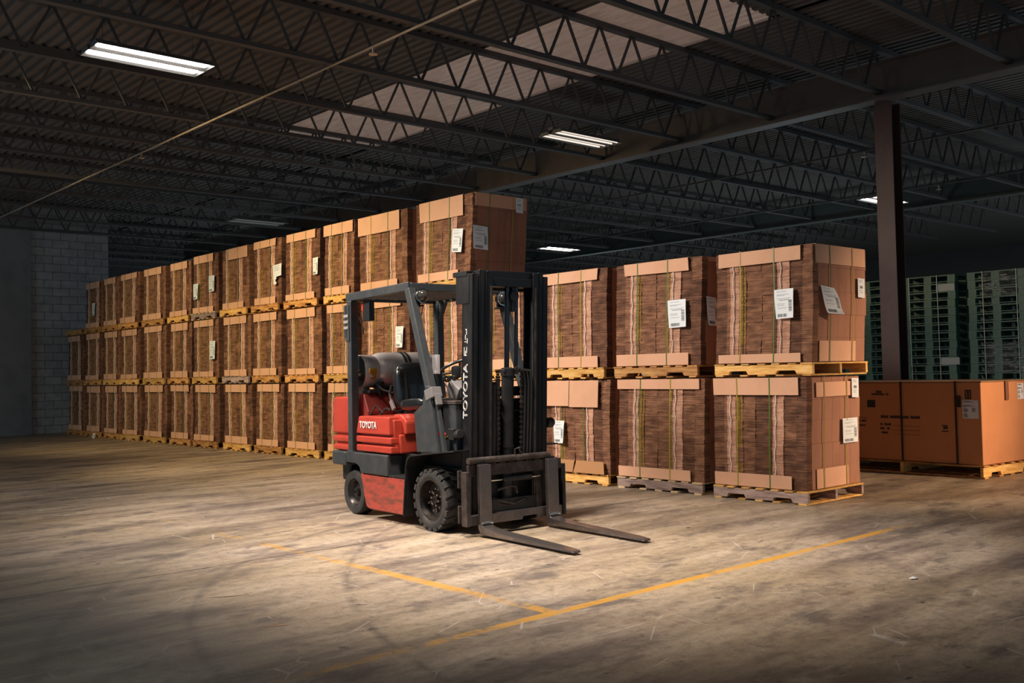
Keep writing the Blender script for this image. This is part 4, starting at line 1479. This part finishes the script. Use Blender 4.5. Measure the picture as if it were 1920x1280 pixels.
sp_.tube([SC - ax * 0.06, SC + ax * 0.0], 0.04, 14)
P(sp_, 'wheel_spokes', M['plastic'], stw, smooth=True)
P(MB().tube([SC - ax * 0.05, SC - ax * 0.42], 0.035, 12).tube([SC - ax * 0.10, SC - ax * 0.26], 0.05, 12), 'steering_column', M['plastic'], smooth=True)
P(MB().lathe([(0.0, 0.015), (0.01, 0.036), (0.075, 0.044), (0.10, 0.038), (0.11, 0.012)], (-0.02, -0.24, 1.255), 'z', 18), 'control_knob', M['plastic'], smooth=True)
P(MB().obox((0.04, -0.24, 1.155), ((1, 0, -0.55), (0, 1, 0), (0.55, 0, 1)), (0.085, 0.085, 0.06)), 'instrument_pod', M['greyplastic'], bevel=0.008)
for k in range(3):
    P(MB().tube([(0.10, -0.30 + 0.05 * k - 0.08, 1.05), (0.06, -0.30 + 0.05 * k - 0.08, 1.17), (-0.0, -0.30 + 0.05 * k - 0.08, 1.24)], 0.008, 8).lathe([(0, 0.008), (0.01, 0.018), (0.04, 0.018), (0.05, 0.006)], (0.0, -0.30 + 0.05 * k - 0.08, 1.235), 'z', 10), 'control_lever', M['plastic'], smooth=True)
P(MB().box(-0.10, -0.02, -0.43, -0.405, 1.30, 1.46), 'document_sleeve', M['clear'])
P(MB().tube([(0.0, 0.0, 1.07), (-0.05, 0.0, 1.12)], 0.06, 12).box(-0.06, 0.12, -0.12, 0.12, 1.07, 1.22), 'dashboard', M['plastic'], bevel=0.01)

# fenders
for s in (-1, 1):
    path = [(-0.435, 0.085), (-0.405, 0.30), (-0.375, 0.52), (-0.35, 0.585), (-0.30, 0.615), (0.05, 0.655), (0.36, 0.685)]
    out = path + [(x + (0.012 if i < 4 else 0), z - (0.014 if i >= 3 else 0)) for i, (x, z) in reversed(list(enumerate(path)))]
    y0_, y1_ = (-0.545, -0.29) if s < 0 else (0.29, 0.545)
    fd = MB().prism(out, y0_, y1_)
    yi = -0.305 if s < 0 else 0.29
    fd.prism([(-0.42, 0.10), (-0.36, 0.58), (-0.30, 0.60), (0.30, 0.66), (0.30, 0.35), (0.1, 0.10)], yi, yi + 0.015)
    P(fd, 'front_fender', M['black'], bevel=0.003)


# wheels
def wheel(name, cx, cz, r, yo, wdt, s, front):
    r_ = empty(name, (cx, yo * s, cz))
    r_.parent = FK
    w = wdt
    yf = -1 if s < 0 else 1       # outward
    # profile offset is measured outward
    pr_ = [(-w, r * 0.60), (-w, r * 0.90), (-w + 0.02, r * 0.965), (-0.025, r * 0.965), (-0.006, r * 0.91), (0.0, r * 0.80), (-0.004, r * 0.70), (-0.012, r * 0.66), (-0.06, r * 0.60)]
    if not front:
        pr_ = [(-w, r * 0.5), (-w, r * 0.94), (-w + 0.02, r), (-0.02, r), (-0.004, r * 0.95), (0.0, r * 0.82), (-0.006, r * 0.62), (-0.03, r * 0.58)]
    t = MB().lathe([(o * yf, q) for o, q in pr_], (0, 0, 0), 'y', 48, caps=False)
    if front:
        n = 20
        for k in range(n):
            for side_ in (0, 1):
                a = 2 * math.pi * (k + 0.5 * side_) / n
                c0, c1 = (-0.001, -w * 0.5 - 0.004) if side_ == 0 else (-w * 0.5 + 0.004, -w + 0.004)
                vs = []
                for off in (c0, c1):
                    sk = 0.10 * (1 if off in (c0,) else -1) * (1 if side_ == 0 else -1) * -0.6
                    for da in (-0.095 + sk, 0.095 + sk):
                        rin, rout = r * 0.93, r * 1.0
                        if (off == c0 and side_ == 0) or (off == c1 and side_ == 1):
                            rin = r * 0.90
                        for rr_ in (rin, rout):
                            vs.append((rr_ * math.cos(a + da), off * yf, rr_ * math.sin(a + da)))
                t.add(vs, [(0, 1, 3, 2), (4, 6, 7, 5), (0, 4, 5, 1), (2, 3, 7, 6), (0, 2, 6, 4), (1, 5, 7, 3)])
    P(t, 'tyre', M['rubber'], r_, smooth=True)
    if front:
        rp__ = [(-0.02, r * 0.655), (-0.006, r * 0.66), (-0.005, r * 0.63), (-0.05, r * 0.60), (-0.085, r * 0.56), (-0.09, r * 0.15), (-0.05, r * 0.13), (-0.045, r * 0.03)]
        rim = P(MB().lathe([(o * yf, q) for o, q in rp__], (0, 0, 0), 'y', 40, caps=False), 'rim', M['rim'], r_, smooth=True)
        for k in range(6):
            nb2 = MB()
            a = 2 * math.pi * k / 6 + 0.35
            x, z = r * 0.36 * math.cos(a), r * 0.36 * math.sin(a)
            nb2.lathe([(-0.09 * yf, 0.016), (-0.068 * yf, 0.016), (-0.066 * yf, 0.009), (-0.045 * yf, 0.008)], (x, 0, z), 'y', 6)
            P(nb2, 'wheel_nut', M['nut'], r_)
            nb2 = MB()
            a += 0.5
            x, z = r * 0.20 * math.cos(a), r * 0.20 * math.sin(a)
            nb2.lathe([(-0.09 * yf, 0.010), (-0.048 * yf, 0.010), (-0.044 * yf, 0.005)], (x, 0, z), 'y', 6)
            P(nb2, 'hub_bolt', M['nut'], r_)
        P(MB().lathe([(-0.0065 * yf, r * 0.655), (-0.004 * yf, r * 0.665), (-0.005 * yf, r * 0.68), (-0.012 * yf, r * 0.66)], (0, 0, 0), 'y', 40, caps=False), 'rim_flange', M['rust'], r_, smooth=True)
    else:
        rp__ = [(-0.03, r * 0.60), (-0.012, r * 0.59), (-0.03, r * 0.50), (-0.055, r * 0.44), (-0.05, r * 0.26), (-0.022, r * 0.20), (-0.012, r * 0.05)]
        P(MB().lathe([(o * yf, q) for o, q in rp__], (0, 0, 0), 'y', 40, caps=False), 'rim', M['rim'], r_, smooth=True)
    return r_


for s in (-1, 1):
    wheel('front_wheel', -0.02, 0.258, 0.258, 0.53, 0.20, s, True)
    wheel('rear_wheel', -1.42, 0.205, 0.205, 0.475, 0.15, s, False)
P(MB().tube([(-0.02, -0.35, 0.258), (-0.02, 0.35, 0.258)], 0.07, 16), 'front_axle', M['black'], smooth=True)
P(MB().tube([(-1.42, -0.34, 0.205), (-1.42, 0.34, 0.205)], 0.04, 12), 'rear_axle', M['black'], smooth=True)

# ---- mast (sheared forward by its tilt)
TILT = 0.045


def tl_(x, y, z):
    return (x + (z - 0.15) * TILT, y, z)


def rail(mb, x0, x1, ya, yb, z0, z1, s, t=0.014, lip=True):
    """channel: web on the outside (|y| larger = ya), flanges point inward to yb; s = side sign"""
    lo, hi = sorted((ya * s, (ya - t) * s))
    mb.box(x0, x1, lo, hi, z0, z1)
    for (a, b) in ((x0, x0 + 0.016), (x1 - 0.016, x1)):
        lo, hi = sorted((ya * s, yb * s))
        mb.box(a, b, lo, hi, z0, z1)
    return mb


om = MB()
for s in (-1, 1):
    rail(om, 0.225, 0.375, 0.39, 0.335, 0.10, 2.10, s)
om.box(0.20, 0.23, -0.39, 0.39, 1.98, 2.09).box(0.20, 0.225, -0.39, 0.39, 1.10, 1.18).box(0.20, 0.225, -0.39, 0.39, 0.25, 0.45)
om.box(0.14, 0.33, -0.395, -0.385, 1.86, 2.10)
om.box(0.10, 0.30, -0.40, -0.33, 2.085, 2.125)
om.xf(tl_)
outer = P(om, 'outer_mast', M['mast'], bevel=0.003, seg=1)
mm = MB()
for s in (-1, 1):
    rail(mm, 0.245, 0.385, 0.33, 0.275, 0.12, 2.13, s)
mm.box(0.25, 0.37, -0.33, 0.33, 2.07, 2.13)
mm.box(0.245, 0.27, -0.33, 0.33, 0.18, 0.30)
mm.xf(tl_)
middle = P(mm, 'middle_mast', M['mast'], bevel=0.003, seg=1)
im = MB()
for s in (-1, 1):
    rail(im, 0.265, 0.405, 0.27, 0.21, 0.14, 2.12, s)
im.box(0.28, 0.385, -0.265, 0.265, 2.00, 2.07)
im.box(0.27, 0.29, -0.265, 0.265, 0.9, 0.98)
im.xf(tl_)
inner = P(im, 'inner_mast', M['mast'], bevel=0.003, seg=1)
inner_rod = MB()
inner_rod.box(0.407, 0.412, -0.24, -0.222, 0.25, 2.0).box(0.407, 0.412, 0.222, 0.24, 0.25, 2.0)
inner_rod.xf(tl_)
P(inner_rod, 'worn_runner', M['rust'], inner)

text_obj('brand_lettering', 'TOYOTA', 0.098, M['white_ink'], outer,
         Matrix.Translation((0.330, -0.3925, 1.15)) @ Matrix.Rotation(TILT, 4, 'Y') @ Matrix.Rotation(math.pi / 2, 4, 'X') @ Matrix.Rotation(math.pi / 2, 4, 'Z') @ Matrix.Diagonal((1.06, 0.82, 1, 1)), spacing=1.06, outline=0.0022)
wf = MB()
rw = random.Random(9)
for (x0, x1, z0, z1) in ((0.305, 0.34, 1.49, 1.498), (0.305, 0.311, 1.49, 1.56), (0.322, 0.328, 1.50, 1.53), (0.338, 0.344, 1.51, 1.56),
                         (0.312, 0.334, 1.60, 1.606), (0.32, 0.326, 1.62, 1.66), (0.345, 0.352, 1.59, 1.63), (0.335, 0.341, 1.66, 1.70), (0.322, 0.34, 1.70, 1.706)):
    wf.box(x0 - 0.045, x1 - 0.045, -0.3925, -0.3905, z0 - 0.05, z1 - 0.05)
wf.xf(tl_)
P(wf, 'worn_lettering', M['white_ink'], outer)

# lift cylinders, chains and hoses
lc = MB()
lc.tube([(0.33, 0.0, 0.20), (0.33, 0.0, 1.27)], 0.052, 18)
lc.lathe([(1.27, 0.06), (1.33, 0.06), (1.34, 0.03)], (0.33, 0, 0), 'z', 18)
lc.lathe([(0.68, 0.058), (0.70, 0.058)], (0.33, 0, 0), 'z', 18)
lc.xf(tl_)
cyl = P(lc, 'lift_cylinder', M['black'], smooth=True)
rd = MB().tube([(0.33, -0.01, 1.33), (0.33, -0.01, 2.05)], 0.022, 12).tube([(0.345, 0.075, 1.28), (0.345, 0.075, 2.05)], 0.016, 10)
rd.xf(tl_)
P(rd, 'lift_rod', mat('dark_rod', (0.06, 0.06, 0.062), 0.15, 0.9), cyl, smooth=True)
pc = MB().box(0.30, 0.37, -0.06, 0.11, 1.30, 1.325).box(0.31, 0.36, 0.02, 0.06, 1.80, 2.0).tube([(0.30, 0.04, 1.93), (0.37, 0.04, 1.93)], 0.045, 14)
pc.xf(tl_)
P(pc, 'chain_sheave', M['black'], cyl, bevel=0.003)
for y in (-0.12, 0.13):
    cn = MB()
    z = 0.60
    k = 0
    while z < 1.30:
        cn.box(0.345 if k % 2 else 0.349, 0.368 if k % 2 else 0.364, y - (0.016 if k % 2 else 0.011), y + (0.016 if k % 2 else 0.011), z, z + 0.020)
        z += 0.021
        k += 1
    cn.xf(tl_)
    P(cn, 'lift_chain', M['rust'])
for q, (ya, dx) in enumerate(((0.12, 0.0), (0.145, 0.012), (0.17, 0.02))):
    pts = [(0.36, 0.02 + 0.02 * q, 1.29), (0.38 + dx, 0.05 + 0.02 * q, 1.34 - 0.01 * q), (0.39 + dx, ya, 1.31), (0.39 + dx, ya + 0.02, 1.20), (0.38 + dx, ya + 0.025, 0.95), (0.375 + dx, ya + 0.02, 0.62)]
    hz = MB().tube(pts, 0.011, 8)
    hz.xf(tl_)
    P(hz, 'hydraulic_hose', M['plastic'], smooth=True)
tube_ = MB().tube([(0.36, -0.17, 0.62), (0.36, -0.17, 1.2)], 0.028, 12)
tube_.xf(tl_)
P(tube_, 'side_cylinder', M['black'], smooth=True)
# tilt cylinders
for s in (-1, 1):
    tc_ = MB().tube([(0.17, 0.42 * s, 0.785), (0.29, 0.42 * s, 0.81)], 0.04, 10).box(0.16, 0.24, min(0.38 * s, 0.46 * s), max(0.38 * s, 0.46 * s), 0.755, 0.85)
    t_ = P(tc_, 'tilt_cylinder', M['black'], smooth=False, bevel=0.006)
    P(MB().tube([(-0.06, 0.42 * s, 0.74), (0.06, 0.42 * s, 0.765)], 0.045, 14), 'tilt_mount', M['black'], smooth=True)
    P(MB().tube([(0.06, 0.42 * s, 0.765), (0.18, 0.42 * s, 0.79)], 0.014, 10), 'tilt_rod', M['brass'], t_, smooth=True)
P(MB().tube([(0.33, 0.435, 0.86), (0.33, 0.50, 0.86)], 0.045, 16).tube([(0.33, 0.50, 0.86), (0.33, 0.52, 0.86)], 0.03, 12), 'mast_roller', M['black'], smooth=True)

# carriage
cg = MB()
cg.tube([(0.455, -0.47, 0.60), (0.455, 0.36, 0.60)], 0.026, 14)
P(cg, 'carriage_bar', M['rust'], smooth=True)
cg = MB().box(0.43, 0.462, -0.47, 0.49, 0.475, 0.565)
for k in range(10):
    cg.box(0.43, 0.462, -0.44 + k * 0.092, -0.44 + k * 0.092 + 0.062, 0.565, 0.573)
cg.box(0.415, 0.43, -0.30, -0.24, 0.12, 0.56).box(0.415, 0.43, 0.24, 0.30, 0.12, 0.56)
P(cg, 'upper_carriage_plate', M['rust'], bevel=0.003, seg=1)
cg = MB().prism([(-0.47, 0.09), (0.06, 0.09), (0.07, 0.115), (0.22, 0.115), (0.23, 0.09), (0.49, 0.09), (0.49, 0.17), (-0.47, 0.17)], 0.43, 0.465).xf(lambda a, b, c_: (b, a, c_))
P(cg, 'lower_carriage_plate', M['fork'], bevel=0.004)
cg = MB().box(0.41, 0.425, -0.26, 0.26, 0.16, 0.27)
P(cg, 'carriage_backplate', M['black'])
for s, yy in ((-1, -0.47), (1, 0.49)):
    sp2 = MB().box(0.40, 0.475, min(yy, yy + 0.035 * s), max(yy, yy + 0.035 * s), 0.085, 0.515)
    if s < 0:
        sp2.box(0.465, 0.478, -0.47, -0.40, 0.09, 0.17).box(0.34, 0.36, -0.50, -0.46, 0.38, 0.52).box(0.34, 0.36, -0.50, -0.46, 0.10, 0.24)
    P(sp2, 'carriage_end_plate', M['rust'] if s < 0 else M['black'], bevel=0.004)
sc2 = P(MB().tube([(0.44, -0.12, 0.43), (0.44, 0.17, 0.43)], 0.026, 14), 'shift_cylinder', M['black'], smooth=True)
P(MB().tube([(0.44, -0.24, 0.43), (0.44, -0.12, 0.43)], 0.011, 10), 'shift_rod', M['chrome'], sc2, smooth=True)
P(MB().tube([(0.44, 0.17, 0.43), (0.44, 0.27, 0.43)], 0.011, 10), 'shift_rod', M['chrome'], sc2, smooth=True)
hz = MB()
hz.tube([(0.40, -0.2, 0.28), (0.43, -0.12, 0.25), (0.43, 0.0, 0.22), (0.43, 0.1, 0.25), (0.40, 0.2, 0.24)], 0.012, 8)
hz.tube([(0.40, -0.15, 0.34), (0.43, -0.05, 0.37), (0.43, 0.02, 0.36), (0.41, 0.05, 0.30)], 0.010, 8)
hz.tube([(0.40, -0.22, 0.24), (0.43, -0.1, 0.22), (0.41, 0.05, 0.2)], 0.010, 8)
P(hz, 'carriage_hose', M['rust'], smooth=True)
P(MB().tube([(0.455, 0.0, 0.62), (0.47, -0.01, 0.67), (0.47, 0.03, 0.68), (0.455, 0.06, 0.63)], 0.008, 8), 'lifting_eye', M['rust'], smooth=True)

# forks
for (yc, dz_) in ((-0.345, 0.0), (0.355, 0.0)):
    fk = empty('fork')
    fk.parent = FK
    hw_ = 0.058
    out = [(0.475, 0.57), (0.515, 0.57), (0.520, 0.12), (0.535, 0.088), (0.57, 0.078), (0.75, 0.062), (1.48, 0.036), (1.60, 0.030), (1.62, 0.022), (1.61, 0.014), (0.55, 0.02), (0.50, 0.032), (0.478, 0.07)]
    mb = MB().prism(out, yc - hw_, yc + hw_)
    # narrow the tips

    def tip(x, y, z):
        k = max(0.0, min(1.0, (x - 1.55) / 0.07))
        return (x, yc + (y - yc) * (1 - 0.45 * k * k) - (x - 0.5) * 0.012, z)
    # add extra cross-cuts for the rounded tip
    N = len(out)
    mb.xf(tip)
    P(mb, 'blade', M['fork'], fk, bevel=0.007, seg=2)
    P(MB().tube([(0.527, yc - hw_ + 0.004, 0.108), (0.527, yc, 0.112), (0.527, yc + hw_ - 0.004, 0.108)], 0.009, 8), 'heel_weld', M['weld'], fk, smooth=True)
    P(MB().box(0.462, 0.476, yc - 0.05, yc + 0.05, 0.50, 0.585).box(0.466, 0.476, yc - 0.05, yc + 0.05, 0.10, 0.16), 'fork_hook', M['black'], fk)
